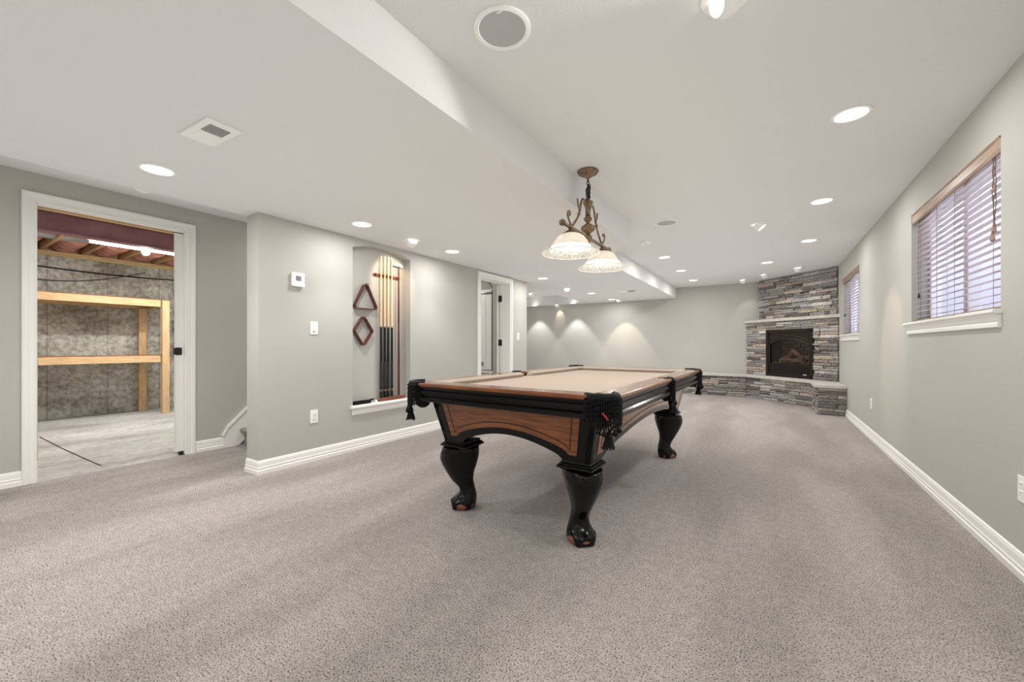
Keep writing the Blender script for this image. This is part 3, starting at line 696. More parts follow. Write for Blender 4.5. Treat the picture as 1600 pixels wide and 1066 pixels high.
t = ring_rack('triangle_rack', 'dark wooden billiard triangle hanging in the arched niche', 'ball rack', [(0, .125), (-.155, -.17), (.155, -.17)], (-3.555, 2.695, 1.585))
build('peg', MB().cyl((-.004, 0, .088), (.055, 0, .088), .007, 12).cyl((.052, 0, .088), (.060, 0, .088), .013, 14), 'bronze', t, smooth=40)
t = ring_rack('diamond_rack', 'dark wooden diamond-shaped ball rack hanging below the triangle', 'ball rack', [(0, .165), (-.118, 0), (0, -.165), (.118, 0)], (-3.555, 2.668, 1.19), rr=.022)
c = build('peg', MB().cyl((-.004, 0, .138), (.055, 0, .138), .007, 12).cyl((.052, 0, .138), (.060, 0, .138), .013, 14), 'bronze', t, smooth=40)
mb = MB()
for k in range(9): mb.tube([(.055, .012 + .003 * k + .004 * math.cos(a), .110 - .011 * k + .006 * math.sin(a)) for a in [2 * PI * j / 8 for j in range(9)]], .0014, 4)
build('bead_chain', mb, 'bmetal', c)
t = thing('table_brush', 'black bristled table brush lying on the niche sill', 'brush', (-3.515, 2.665, .440))
build('handle', MB().box(-.022, .022, -.135, .075, .020, .038).tube([(0, .075, .029), (0, .10, .035), (0, .118, .032)], [.014, .009, .012], 10), 'black', t, bevel=.004)
build('bristles', MB().box(-.018, .018, -.13, .07, 0, .022), 'leather', t)
t = tag(build('chalk_block', MB().box(-3.53, -3.505, 2.80, 2.825, .440, .462), 'white', bevel=.002), 'small white block on the niche sill between the brush and the cue tray', 'chalk')

# ------------------------------------------------------------------ pool table
TR = math.radians(-1.06)
T = thing('pool_table', 'black and oak pool table with tan cloth and carved legs standing on the carpet', 'pool table', (-1.231, 2.971, 0), TR)
TW, TL = .665, 1.2225          # half sizes at the rail
ZB, ZTOP = .700, .812
WB, LB = .492, 1.052            # cabinet half sizes at the bottom
zc0 = .438
flare = lambda z: .058 * (z - zc0) / (ZB - zc0)
def prof_bottom(a, half, rise, flat):     # bottom edge of an apron at distance a from the middle
    a = abs(a); e = half - flat
    if a > e: return zc0
    if a > e - .035: return zc0 + .028 * (e - a) / .035
    return zc0 + .028 + rise * math.cos(PI / 2 * (a / (e - .035))) ** .9
def facept(side, a, z, off):       # side: 0 near end, 1 far end, 2 right, 3 left ; a = fraction -1..1
    if side < 2:
        x = a * (WB + flare(z)); y = LB + flare(z) + off; return (x, -y, z) if side == 0 else (-x, y, z)
    y = a * (LB + flare(z)); x = WB + flare(z) + off; return (x, y, z) if side == 2 else (-x, -y, z)
def sheet(mb, side, amax, bot, top, off0, off1, n, mi=0):
    vs = []; NZ = 5
    for i in range(n + 1):
        a = -amax + 2 * amax * i / n; b_, t_ = bot(a), top(a)
        for off in (off0, off1):
            for k in range(NZ + 1): z = b_ + (t_ - b_) * k / NZ; vs.append(facept(side, a, z, off))
    fs = []; st = 2 * (NZ + 1)
    for i in range(n):
        for k in range(NZ):
            p = i * st + k; fs.append((p, p + st, p + st + 1, p + 1)); q = p + NZ + 1; fs.append((q, q + 1, q + st + 1, q + st))
        p = i * st; fs.append((p, p + NZ + 1, p + st + NZ + 1, p + st)); p = i * st + NZ; fs.append((p, p + st, p + st + NZ + 1, p + NZ + 1))
    for i in (0, n):
        p = i * st; fs.append(tuple([p + k for k in range(NZ + 1)] + [p + NZ + 1 + k for k in range(NZ, -1, -1)]))
    mb.add(vs, fs, mi)
for side in range(4):
    half = WB if side < 2 else LB; rise = .070 if side < 2 else .080; flat = .145 if side < 2 else .19
    bt = lambda a, h=half, r=rise, f=flat: prof_bottom(a * h, h, r, f)
    mb = MB(); sheet(mb, side, 1.0, bt, lambda a: ZB + .01, -.03, 0, 60)
    ap = build('apron', mb, 'black', T, smooth=30)
    mg = .075 / half
    pb = lambda a, h=half, r=rise, f=flat: max(prof_bottom(a * h, h, r, f - .03), prof_bottom(a * h, h, r, f + .03)) + .038
    mb = MB(); sheet(mb, side, 1 - mg, pb, lambda a: ZB - .012, -.001, .004, 60)
    build('wood_panel', mb, 'twx' if side < 2 else 'twy', ap, smooth=30)
    mb = MB(); am = 1 - mg - .035 / half; wl = .006
    lo = lambda a: pb(a) + .028; hi = lambda a: ZB - .022
    sheet(mb, side, am, lo, lambda a: lo(a) + wl, .003, .0052, 60); 
    for sg in (-1, 1):      # side lines of the inlay
        vs = []
        a0, a1 = sg * am, sg * (am - wl / half)
        for z in (lo(a0), hi(0)):
            for a in (a0, a1):
                for off in (.003, .0052): vs.append(facept(side, a, z, off))
        mb.add(vs, [(1, 3, 7, 5), (0, 4, 6, 2), (0, 1, 5, 4), (2, 6, 7, 3), (4, 5, 7, 6), (0, 2, 3, 1)])
    build('inlay_line', mb, 'inlay', ap)
# bottom lip moulding where cabinet meets rail
# slate bed + cloth
build('bed', MB().box(-TW + .10, TW - .10, -TL + .10, TL - .10, .745, .777), 'cloth', T)
build('slate_frame', MB().box(-WB, WB, -LB, LB, .70, .745), 'black', T)
# rails
fasc = [(-.10, .700), (-.004, .700), (.000, .704), (.000, .722), (-.006, .727), (-.014, .734), (-.014, .741), (-.006, .745), (-.006, .765), (-.012, .770), (-.012, .775), (-.004, .779), (-.002, .790), (-.10, .790)]
cap = [(-.115, .790), (-.002, .790), (.003, .795), (.003, .806), (-.003, .812), (-.115, .812)]
cush = [(-.112, .790), (-.112, .812), (-.130, .811), (-.160, .803), (-.163, .798), (-.150, .785), (-.135, .770), (-.112, .770)]
def rail(side, s0, s1, wd, lab=None):
    if side in ('near', 'far'):
        sg = -1 if side == 'near' else 1; pl = lambda a, b, q: (q, sg * (TL + a), b)
    else:
        sg = 1 if side == 'right' else -1; pl = lambda a, b, q: (sg * (TW + a), q, b)
    r = build('rail', MB().extrude(cap, pl, s0, s1), wd, T)
    build('fascia', MB().extrude(fasc, pl, s0, s1), 'black', r, smooth=25)
    mb = MB(); P0 = [pl(a, b, s0 + (.0 if a > -.12 else .035)) for a, b in cush]; P1 = [pl(a, b, s1 - (.0 if a > -.12 else .035)) for a, b in cush]
    mb.rings([P0, P1]); build('cushion', mb, 'cloth', r)
    mb = MB()
    for k in range(1, 4):
        q = s0 + (s1 - s0) * k / 4; c = pl(-.055, .8123, q); mb.lathe([(.006, -.001), (.006, .0004)], 10, c)
    build('sight', mb, 'pearl', r)
rail('near', -TW + .085, TW - .085, 'twx'); rail('far', -TW + .085, TW - .085, 'twx')
for s in ('right', 'left'):
    rail(s, -TL + .085, -.045, 'twy'); rail(s, .045, TL - .085, 'twy')
# pockets
def corner_pocket(sx, sy, lab=None):
    p = build('pocket', MB(), 'leather', T) if False else None
    cx, cy = sx * (TW - .075), sy * (TL - .075)
    a0 = math.atan2(sy, sx); angs = [a0 + math.radians(-100 + 200 * k / 24) for k in range(25)]
    # top iron: a padded horseshoe of leather that wraps the corner
    mb = MB(); R = []
    for a in angs:
        ca, sa = math.cos(a), math.sin(a); f = 1.0 / max(abs(math.cos(a - a0)) , .62) if abs(a - a0) < math.radians(60) else 1.0
        ro = .086; ri = .052
        R.append([(cx + r * ca, cy + r * sa, z) for r, z in ((ri, .800), (ri, .812), (ri + .010, .820), ((ri + ro) / 2, .823), (ro - .004, .818), (ro + .002, .808), (ro, .780), (ri + .01, .780))])
    mb.rings(R); pk = build('pocket', mb, 'leather', T, smooth=60)
    # drop-in leather bag
    mb = MB(); bag = [(.060, .805), (.056, .76), (.050, .70), (.040, .665), (.018, .650), (.001, .648)]
    mb.rings([[(cx + r * math.cos(a), cy + r * math.sin(a), z) for a in [2 * PI * k / 24 for k in range(24)]] for r, z in bag], True, False)
    build('pocket_bag', mb, 'leather', pk, smooth=60)
    # knotted fringe hanging over the corner
    mb = MB(); ncord = 26
    for k in range(ncord):
        a = a0 + math.radians(-86 + 172 * k / (ncord - 1)); u = abs(k - (ncord - 1) / 2) / ((ncord - 1) / 2)
        ln = .115 + .035 * (1 - u) + random.uniform(-.006, .006); r = .090
        pth = []; rad = []
        m = 22
        for j in range(m + 1):
            z = .800 - ln * j / m; pth.append((cx + (r + .003 * math.sin(j * 1.7 + k)) * math.cos(a), cy + (r + .003 * math.sin(j * 1.7 + k)) * math.sin(a), z)); rad.append(.0042 + .0014 * math.sin(j * 2.3))
        mb.tube(pth, rad, 6)
    fr = build('fringe', mb, 'leather', pk, smooth=60)
    # knots and tassel under it
    mb = MB(); dx, dy = math.cos(a0), math.sin(a0)
    for k in range(-2, 3):
        b = a0 + k * .28
        mb.ball((cx + .094 * math.cos(b), cy + .094 * math.sin(b), .655 - .012 * (2 - abs(k))), .013, 10)
        mb.tube([(cx + .092 * math.cos(b), cy + .092 * math.sin(b), .66), (cx + .08 * math.cos(b), cy + .08 * math.sin(b), .64), (cx + .06 * dx, cy + .06 * dy, .630)], .004, 6)
    bx, by = cx + .075 * dx, cy + .075 * dy
    for k in range(14):
        b = 2 * PI * k / 14; mb.tube([(bx, by, .640), (bx + .012 * math.cos(b), by + .012 * math.sin(b), .620), (bx + .026 * math.cos(b), by + .026 * math.sin(b), .575 + random.uniform(-.004, .004))], [.005, .005, .004], 5)
    mb.ball((bx, by, .635), .016, 12)
    build('tassel', mb, 'leather', pk, smooth=60)
    if (sx, sy) == (1, -1):
        mb = MB()
        for q in range(5): mb.ball((cx + .098 * math.cos(a0 - .35 + .05 * q), cy + .098 * math.sin(a0 - .35 + .05 * q), .735 - .006 * q), .005, 8)
        build('red_thread', mb, 'red', pk)
for sx in (1, -1):
    for sy in (-1, 1): corner_pocket(sx, sy)
for sx in (1, -1):
    cx = sx * (TW - .045); mb = MB(); R = []; a0 = 0 if sx > 0 else PI
    for k in range(17):
        a = a0 + math.radians(-95 + 190 * k / 16); ca, sa = math.cos(a), math.sin(a)
        R.append([(cx + r * ca, r * sa, z) for r, z in ((.034, .79), (.034, .812), (.040, .818), (.050, .818), (.056, .808), (.054, .778), (.040, .778))])
    mb.rings(R); pk = build('pocket', mb, 'leather', T, smooth=60)
    mb = MB(); mb.rings([[(cx + r * math.cos(a), r * math.sin(a), z) for a in [2 * PI * k / 20 for k in range(20)]] for r, z in ((.044, .80), (.042, .74), (.036, .67), (.014, .65))], True, False)
    build('pocket_bag', mb, 'leather', pk, smooth=60)
    mb = MB()
    for k in range(13):
        a = a0 + math.radians(-70 + 140 * k / 12); ln = .13 + .03 * (1 - abs(k - 6) / 6)
        mb.tube([(cx + .060 * math.cos(a), .056 * math.sin(a), .80 - ln * j / 14) for j in range(15)], [.0042 + .0014 * math.sin(j * 2.3 + k) for j in range(15)], 6)
    build('fringe', mb, 'leather', pk, smooth=60)
    mb = MB(); bx = cx + sx * .045
    for k in range(14):
        b = 2 * PI * k / 14; mb.tube([(bx, 0, .640), (bx + .016 * math.cos(b), .022 * math.sin(b), .615), (bx + .03 * math.cos(b), .036 * math.sin(b), .575)], [.006, .006, .005], 5)
    mb.ball((bx, 0, .64), .03, 12); mb.ball((bx, .03, .625), .018, 10); mb.ball((bx, -.03, .625), .018, 10)
    build('tassel', mb, 'leather', pk, smooth=60)
# cabriole legs: (z, outer, inner, half width) measured along the diagonal
LEG = [(.395, .108, -.104, .100), (.380, .118, -.106, .101), (.350, .128, -.105, .097), (.318, .128, -.100, .088), (.280, .114, -.090, .076), (.236, .090, -.075, .062), (.200, .068, -.070, .052),
       (.174, .050, -.070, .047), (.140, .028, -.077, .045), (.112, .018, -.084, .048), (.092, .028, -.090, .056), (.072, .052, -.092, .066), (.050, .074, -.092, .074), (.034, .082, -.090, .077), (.022, .078, -.086, .074), (.006, .074, -.082, .070)]
def leg(sx, sy):
    cx, cy = sx * .4125, sy * .973
    o = Vector((sx, sy, 0)).normalized(); p = Vector((-o.y, o.x, 0))
    mb = MB(); R = []; n = 36
    for z, a, b, hw in LEG:
        ring = []; c = (a + b) / 2; ho = (a - b) / 2
        toe = max(0, min(1, (.10 - z) / .05)) * .13
        for k in range(n):
            q = 2 * PI * k / n; cq, sq = math.cos(q), math.sin(q); e = .72 if z > .11 else .85
            u = math.copysign(abs(cq) ** e, cq) * ho; v = math.copysign(abs(sq) ** e, sq) * hw
            g = 1 - toe * max(0, math.cos(q * 5)) * 0 - toe * (0.5 + 0.5 * math.cos(5 * q + PI)) * (1 if cq > -.6 else 0)
            if z > .15 and cq > 0: u += .014 * (max(0, cq) ** 12)        # raised ridge down the knee
            fl = max(0, min(1, (.06 - z) / .035)); sc5 = max(0, math.cos(5 * q)) ** .8 if cq > -.8 else 0
            g = 1 - .07 * max(0, min(1, (.12 - z) / .05)) * (1 - max(0, math.cos(5 * q + PI)) )
            P = Vector((cx, cy, z + .036 * fl * sc5)) + o * (c + u * g) + p * v * g; ring.append(P)
        R.append(ring)
    mb.rings(R[::-1]); lg = build('leg', mb, 'black', T, smooth=60)
    mb = MB()      # plate moulding on top, square to the cabinet
    for h0, h1, s in ((.395, .404, .086), (.404, .418, .100), (.418, .427, .092), (.427, .442, .082)):
        mb.box(cx - s, cx + s, cy - s, cy + s, h0, h1)
    build('leg_plate', mb, 'black', lg, bevel=.004)
    mb = MB(); cc = Vector((cx, cy, .031)) + o * -.004; mb.lathe([(.045, -.031), (.066, -.024), (.0745, -.006), (.070, .012), (.03, .03)], 24, tuple(cc))
    build('ball_foot', mb, 'footwood', lg, smooth=60)
for sx in (1, -1):
    for sy in (-1, 1): leg(sx, sy)

# ------------------------------------------------------------------ pendant lamp over the table
L = thing('pendant_lamp', 'bronze two-shade pendant lamp on a chain above the pool table', 'pendant lamp', (-1.147, 2.85, 1.85))
cz = ZC - 1.85
mb = MB().lathe([(.004, -.062), (.012, -.056), (.020, -.048), (.045, -.034), (.066, -.024), (.074, -.016), (.078, -.006), (.074, 0)], 32, (0, 0, cz), ribs=(16, .03, [0, 0, 0, 0, 0, 1, 1, 0])); build('canopy', mb, 'bronze', L, smooth=50)
# chain links
mb = MB(); zt, zb = cz - .062, .285
nl = 8
for i in range(nl):
    zc_ = zt - (zt - zb) * (i + .5) / nl; hl = (zt - zb) / nl * .68; wd_ = .010; off = .0
    pth = []
    for k in range(17):
        a = 2 * PI * k / 16; u = wd_ * math.cos(a); v = hl * math.sin(a); pth.append((u, 0, zc_ + v) if i % 2 else (0, u, zc_ + v))
    mb.tube(pth, .003, 6)
mb.tube([(0, 0, zt), (.01, .03, zt - .05), (.006, .024, zt - .09), (0, 0, zt - .10)], .002, 5)
for j in range(6):      # bunched spare chain
    z0_ = .285 + .016 * j
    mb.tube([(.016 * math.cos(a + j) , .016 * math.sin(a + j) , z0_ + .02 * math.sin(a) + .01) for a in [2 * PI * k / 12 for k in range(13)]], .0036, 6)
build('chain', mb, 'bronzed', L, smooth=60)
colp = [(.004, -.062), (.012, -.055), (.010, -.046), (.020, -.040), (.024, -.028), (.020, -.018), (.030, -.008), (.030, .010), (.020, .016), (.014, .026), (.020, .034), (.046, .052), (.052, .068), (.044, .086), (.022, .100), (.014, .108), (.014, .116),
        (.024, .124), (.031, .138), (.024, .154), (.014, .162), (.022, .168), (.016, .176), (.014, .210), (.020, .226), (.030, .240), (.036, .256), (.040, .262), (.034, .272), (.012, .280), (.006, .292)]
rb = [0] * len(colp)
for i in (10, 11, 12, 13, 14, 18): rb[i] = 1
build('column', MB().lathe(colp, 36, ribs=(10, .07, rb)), 'gold', L, smooth=60)
mb = MB(); mb.tube([(0, -.44, .0), (0, .46, .0)], .0125, 10)
for s in (-.45, .47):
    e = 1 if s > 0 else -1
    mb.tube([(0, s - e * .03, 0), (0, s - e * .015, 0), (0, s, 0), (0, s + e * .008, 0)], [.013, .022, .022, .012], 14)
build('crossbar', mb, 'bronze', L, smooth=50)
for e, sy in ((-1, -.31), (1, .312)):
    # S-scroll arm from the cup down to the bar
    pts = [(0, e * .034, .175), (0, e * .030, .20), (0, e * .045, .235), (0, e * .075, .262), (0, e * .105, .258), (0, e * .130, .225), (0, e * .150, .17), (0, e * .185, .11), (0, e * .235, .06), (0, e * .285, .018), (0, e * .315, .0)]
    def smoothp(P, m=4):
        out = []
        for i in range(len(P) - 1):
            p0, p1, p2, p3 = [Vector(P[max(0, min(len(P) - 1, i + k))]) for k in (-1, 0, 1, 2)]
            for j in range(m):
                t_ = j / m; out.append(.5 * ((2 * p1) + (-p0 + p2) * t_ + (2 * p0 - 5 * p1 + 4 * p2 - p3) * t_ ** 2 + (-p0 + 3 * p1 - 3 * p2 + p3) * t_ ** 3))
        out.append(Vector(P[-1])); return out
    mb = MB(); mb.tube(smoothp(pts), .0085, 8)
    mb.tube(smoothp([(0, e * .155, .155), (0, e * .185, .20), (0, e * .195, .235)]), .0075, 8)
    mb.tube(smoothp([(0, e * .30, .01), (0, e * .345, .05), (0, e * .36, .085), (0, e * .340, .105), (0, e * .322, .095), (0, e * .325, .08)]), .007, 8)
    mb.ball((0, e * .172, .13), .014, 10)
    build('scroll_arm', mb, 'bronze', L, smooth=60)
    mb = MB().lathe([(.062, -.052), (.058, -.040), (.035, -.026), (.018, -.018), (.014, .0)], 28, (0, sy, 0)); hd = build('shade_holder', mb, 'bronze', L, smooth=50)
    def sh(prof, name, m):
        mb = MB(); out = [(r, z) for r, z in prof] + [(r - .004, z - .002) for r, z in prof[::-1]]
        R = [[(r * math.cos(a), sy + r * math.sin(a), z) for a in [2 * PI * k / 48 for k in range(48)]] for r, z in out]
        mb.rings(R + [R[0]], True, False); return build(name, mb, m, L, smooth=70)
    s1 = sh([(.055, -.046), (.070, -.052), (.092, -.068), (.108, -.088), (.122, -.112), (.132, -.128)], 'lamp_shade', 'shade')
    mb = MB(); prof = [(.132, -.128), (.148, -.146), (.172, -.162), (.192, -.172), (.197, -.176)]
    out = prof + [(r - .004, z - .003) for r, z in prof[::-1]]; R = [[(r * math.cos(a), sy + r * math.sin(a), z) for a in [2 * PI * k / 48 for k in range(48)]] for r, z in out]
    mb.rings(R + [R[0]], True, False); build('shade_rim', mb, 'rim', s1, smooth=70)
    mb = MB(); mb.tube([(.197 * math.cos(a), sy + .197 * math.sin(a), -.177) for a in [2 * PI * k / 48 for k in range(49)]], .0035, 6)
    mb.tube([(.132 * math.cos(a), sy + .132 * math.sin(a), -.129) for a in [2 * PI * k / 48 for k in range(49)]], .003, 6)
    build('shade_bead', mb, 'shade', s1, smooth=60)
    mb = MB(); mb.lathe([(.004, -.155), (.020, -.148), (.029, -.128), (.028, -.108), (.016, -.085), (.013, -.06)], 20, (0, sy, 0)); build('light_bulb', mb, 'bulb', L, smooth=60)
    lamp('bulb_glow', 'POINT', (0, sy, -.165), 5, (1, .93, .82), L, .03)

# ------------------------------------------------------------------ stone fireplace and hearth
PAL = [(.29, .27, .25), (.38, .36, .33), (.21, .195, .18), (.31, .285, .25), (.46, .43, .395), (.24, .20, .175), (.32, .26, .235), (.14, .13, .125), (.42, .395, .365), (.34, .325, .305), (.38, .32, .25), (.29, .285, .285), (.25, .24, .23), (.36, .34, .325), (.18, .17, .165)]
def stones(mb, p0, p1, z0, z1, nrm, holes=(), jag0=0.0, jag1=0.0, rmin=.034, rmax=.066, light=1.0, prot=.045):
    p0 = Vector(p0); p1 = Vector(p1); d = p1 - p0; L_ = d.length; d.normalize(); n = Vector(nrm).normalized()
    def P(s, z, o): q = p0 + d * s + n * o; return (q.x, q.y, z)
    z = z0
    while z < z1 - .012:
        h = min(random.uniform(rmin, rmax), z1 - z)
        if z1 - z - h < .018: h = z1 - z
        s = -random.uniform(0, jag0) if jag0 else 0
        end = L_ + (random.uniform(0, jag1) if jag1 else 0)
        spans = [(s, end)]
        for (a, b, c, e) in holes:
            if z + h * .5 > c and z + h * .5 < e:
                ns = []
                for (u, v) in spans:
                    if b <= u or a >= v: ns.append((u, v))
                    else:
                        if a > u: ns.append((u, a))
                        if b < v: ns.append((b, v))
                spans = ns
        for (u, v) in spans:
            s = u
            while s < v - .01:
                wd = random.uniform(.10, .40)
                if v - s - wd < .07: wd = v - s
                parts = [(z, h)] if (h < .042 or random.random() < .6) else [(z, h * .45), (z + h * .45, h * .55)]
                for (zz, hh) in parts:
                    c = random.choice(PAL); k = random.uniform(.85, 1.25) * light; col = tuple(x * k for x in c)
                    o = random.uniform(.006, prot); g = .0035; nx = max(2, int(wd / .045)); fr = []
                    for r_ in range(3):
                        row = []
                        for i in range(nx + 1):
                            ss = s + g + (wd - 2 * g) * i / nx; zq = zz + g + (hh - 2 * g) * r_ / 2
                            edge = (i in (0, nx)) or r_ != 1
                            row.append(P(ss + (0 if i in (0, nx) else random.uniform(-.006, .006)), zq + (random.uniform(-.003, .003) if r_ == 1 else 0), o + random.uniform(-.005, .004) - (.005 if edge else 0)))
                        fr.append(row)
                    vs = [q for row in fr for q in row]; m = nx + 1; fs = []
                    for r_ in range(2):
                        for i in range(nx): fs.append((r_ * m + i, r_ * m + i + 1, (r_ + 1) * m + i + 1, (r_ + 1) * m + i))
                    b0 = len(vs); vs += [P(s + g, zz + g, -.02), P(s + wd - g, zz + g, -.02), P(s + wd - g, zz + hh - g, -.02), P(s + g, zz + hh - g, -.02)]
                    fs.append(tuple([b0] + list(range(0, m)) + [b0 + 1])); fs.append(tuple([b0 + 2] + list(range(3 * m - 1, 2 * m - 1, -1)) + [b0 + 3]))
                    fs.append((b0, b0 + 3, 2 * m, m, 0)); fs.append((b0 + 1, m - 1, 2 * m - 1, 3 * m - 1, b0 + 2)); fs.append((b0, b0 + 1, b0 + 2, b0 + 3))
                    mb.add(vs, fs, 0, col)
                s += wd
        z += h
F = thing('fireplace', 'corner fireplace of stacked grey ledger stone with a black arched firebox', 'fireplace', (.25, 9.05, .45), -PI / 4)
nf = (-1, -1)
q = .03                                    # stones protrude this far from their backing
# lower surround x+y = 9.33
kL = 9.33
lo0, lo1 = (-.385, kL + .385), (XR, kL - XR)
Llo = math.dist(lo0, lo1)
def lo_s(x): return (x - lo0[0]) * math.sqrt(2)
fb0, fb1 = lo_s(-.035), lo_s(.655)
mb = MB(); stones(mb, lo0, lo1, .45, 1.50, nf, holes=[(fb0, fb1, .44, 1.335)], jag0=.03, light=1.25); build('stone_surround', mb, 'stone', F, world=True)
mb = MB()      # backing behind the stones, with the opening
def bk(mb, s0, s1, z0, z1, o0, o1, base=lo0, mi=0):
    d = Vector((1, -1)).normalized(); n = Vector((-1, -1)).normalized(); b = Vector(base)
    Q = [b + d * s0 + n * o0, b + d * s1 + n * o0, b + d * s1 + n * o1, b + d * s0 + n * o1]
    mb.hexa([(p.x, p.y, z0) for p in Q], [(p.x, p.y, z1) for p in Q], mi)
bk(mb, .0, fb0, .45, 1.50, -.05, 0); bk(mb, fb1, Llo - .06, .45, 1.50, -.05, 0); bk(mb, fb0, fb1, 1.335, 1.50, -.05, 0)
build('stone_backing', mb, 'soot', F, world=True)
kU = 9.43; up0, up1 = (-.165, kU + .165), (XR, kU - XR)
mb = MB(); stones(mb, up0, up1, 1.56, ZC, nf, jag0=.02, light=1.1); build('chimney_stone', mb, 'stone', F, world=True)
mb = MB(); mb.prism([(up0[0] + .03, up0[1] + .03 - .06), (up1[0], up1[1] - .03 + .03), (XR, YF), (up0[0] + .03, YF)], 1.56, ZC - .001); build('chimney_backing', mb, 'soot', F, world=True)
# jagged return of the chimney against the far wall
mb = MB(); stones(mb, (up0[0] + .03, YF), (up0[0] + .03, up0[1] - .03), 1.56, ZC, (-1, 0), jag1=.015, prot=.02); build('chimney_return', mb, 'stone', F, world=True)
mb = MB(); o = .055
m0 = (lo0[0] - .02, YF); dA = .055 * math.sqrt(2)
mb.prism([(-.45, YF), (-.45 , kL - dA + .45) , (XR, kL - dA - XR), (XR, YF)], 1.50, 1.553)
build('mantel', mb, 'lime', F, world=True, bevel=.004)
# firebox insert ------------------------------------------------
fw = fb1 - fb0
d_ = Vector((1, -1)).normalized(); n_ = Vector((-1, -1)).normalized()
def FP(s, z, o_): b = Vector(lo0) + d_ * (fb0 + s) + n_ * o_; return (b.x, b.y, z)
zf0, zf1 = .455, 1.335
def fbox(mb, s0, s1, z0, z1, o0, o1):
    mb.hexa([FP(s0, z0, o0), FP(s1, z0, o0), FP(s1, z0, o1), FP(s0, z0, o1)], [FP(s0, z1, o0), FP(s1, z1, o0), FP(s1, z1, o1), FP(s0, z1, o1)])
mb = MB(); fr = .055
fbox(mb, 0, fr, zf0, zf1, -.02, .035); fbox(mb, fw - fr, fw, zf0, zf1, -.02, .035); fbox(mb, 0, fw, zf1 - .05, zf1, -.02, .035); fbox(mb, 0, fw, zf0, zf0 + .05, -.02, .035)
build('outer_frame', mb, 'fire', F, world=True, bevel=.003)
mb = MB(); s0, s1 = fr + .02, fw - fr - .02; za, zp, zsill = 1.06, 1.17, .70     # arched front with glass
for i in range(28):
    a, b = s0 + (s1 - s0) * i / 28, s0 + (s1 - s0) * (i + 1) / 28
    za_ = [za + (zp - za) * (1 - ((u - (s0 + s1) / 2) / ((s1 - s0) / 2)) ** 2) for u in (a, b)]
    mb.hexa([FP(a, za_[0], -.01), FP(b, za_[1], -.01), FP(b, za_[1], .022), FP(a, za_[0], .022)], [FP(a, zf1 - .05, -.01), FP(b, zf1 - .05, -.01), FP(b, zf1 - .05, .022), FP(a, zf1 - .05, .022)])
fbox(mb, fr, s0 + .01, zf0 + .05, zf1 - .05, -.01, .022); fbox(mb, s1 - .01, fw - fr, zf0 + .05, zf1 - .05, -.01, .022); fbox(mb, fr, fw - fr, zf0 + .05, zsill, -.01, .018)
build('arched_front', mb, 'fire', F, world=True)
mb = MB()
for dz, rr_ in ((.0, .007), (.055, .006)):
    mb.tube([FP(s0 + (s1 - s0) * i / 28, za + dz + (zp - za) * (1 - (2 * i / 28 - 1) ** 2), .026) for i in range(29)], rr_, 6)
mb.tube([FP(s0, za, .026), FP(s0, zsill, .026)], .006, 6); mb.tube([FP(s1, za, .026), FP(s1, zsill, .026)], .006, 6)
build('arch_moulding', mb, 'fireh', F, world=True, smooth=60)
mb = MB()
for i in range(7): fbox(mb, fr + .02, fw - fr - .02, zf0 + .07 + i * .018, zf0 + .078 + i * .018, .015, .026)
fbox(mb, fr, fw - fr, zsill - .03, zsill - .012, .015, .03)
build('louvre', mb, 'fire', F, world=True)
mb = MB(); fbox(mb, fw - .19, fw - .12, zf0 + .058, zf0 + .068, .018, .030); build('badge', mb, 'pearl', F, world=True)
mb = MB(); fbox(mb, s0, s1, zsill, zp + .01, -.003, .003); build('glass', mb, 'fglass', F, world=True)
# brick lining: back + sides + floor
def brick_mat():
    m = mat('firebrick', (.16, .12, .10), .9); nt = m.node_tree; b = nt.nodes['Principled BSDF']
    at = nt.nodes.new('ShaderNodeAttribute'); at.attribute_name = 'Col'; nt.links.new(at.outputs['Color'], b.inputs['Base Color']); return m
M['brick'] = brick_mat()
mb = MB(); zz = zsill; row = 0
while zz < 1.24:
    s = s0 - (.08 if row % 2 else 0)
    while s < s1:
        e0, e1 = max(s, s0 + .0), min(s + .15, s1)
        if e1 - e0 > .02:
            c = random.choice([(.20, .13, .10), (.15, .12, .11), (.24, .17, .13), (.12, .10, .09)])
            B = MB(); mb.hexa([FP(e0, zz, -.30), FP(e1 - .012, zz, -.30), FP(e1 - .012, zz, -.27), FP(e0, zz, -.27)], [FP(e0, zz + .05, -.30), FP(e1 - .012, zz + .05, -.30), FP(e1 - .012, zz + .05, -.27), FP(e0, zz + .05, -.27)], 0, c)
        s += .162
    zz += .062; row += 1
build('brick_lining', mb, 'brick', F, world=True)
mb = MB(); fbox(mb, s0 - .03, s1 + .03, zsill, 1.30, -.33, -.30); fbox(mb, s0 - .04, s0 - .02, zsill, 1.30, -.33, -.01); fbox(mb, s1 + .02, s1 + .04, zsill, 1.30, -.33, -.01); fbox(mb, s0 - .04, s1 + .04, 1.30, 1.32, -.33, -.01); fbox(mb, s0 - .04, s1 + .04, zsill - .02, zsill, -.33, -.01)
build('firebox', mb, 'soot', F, world=True)
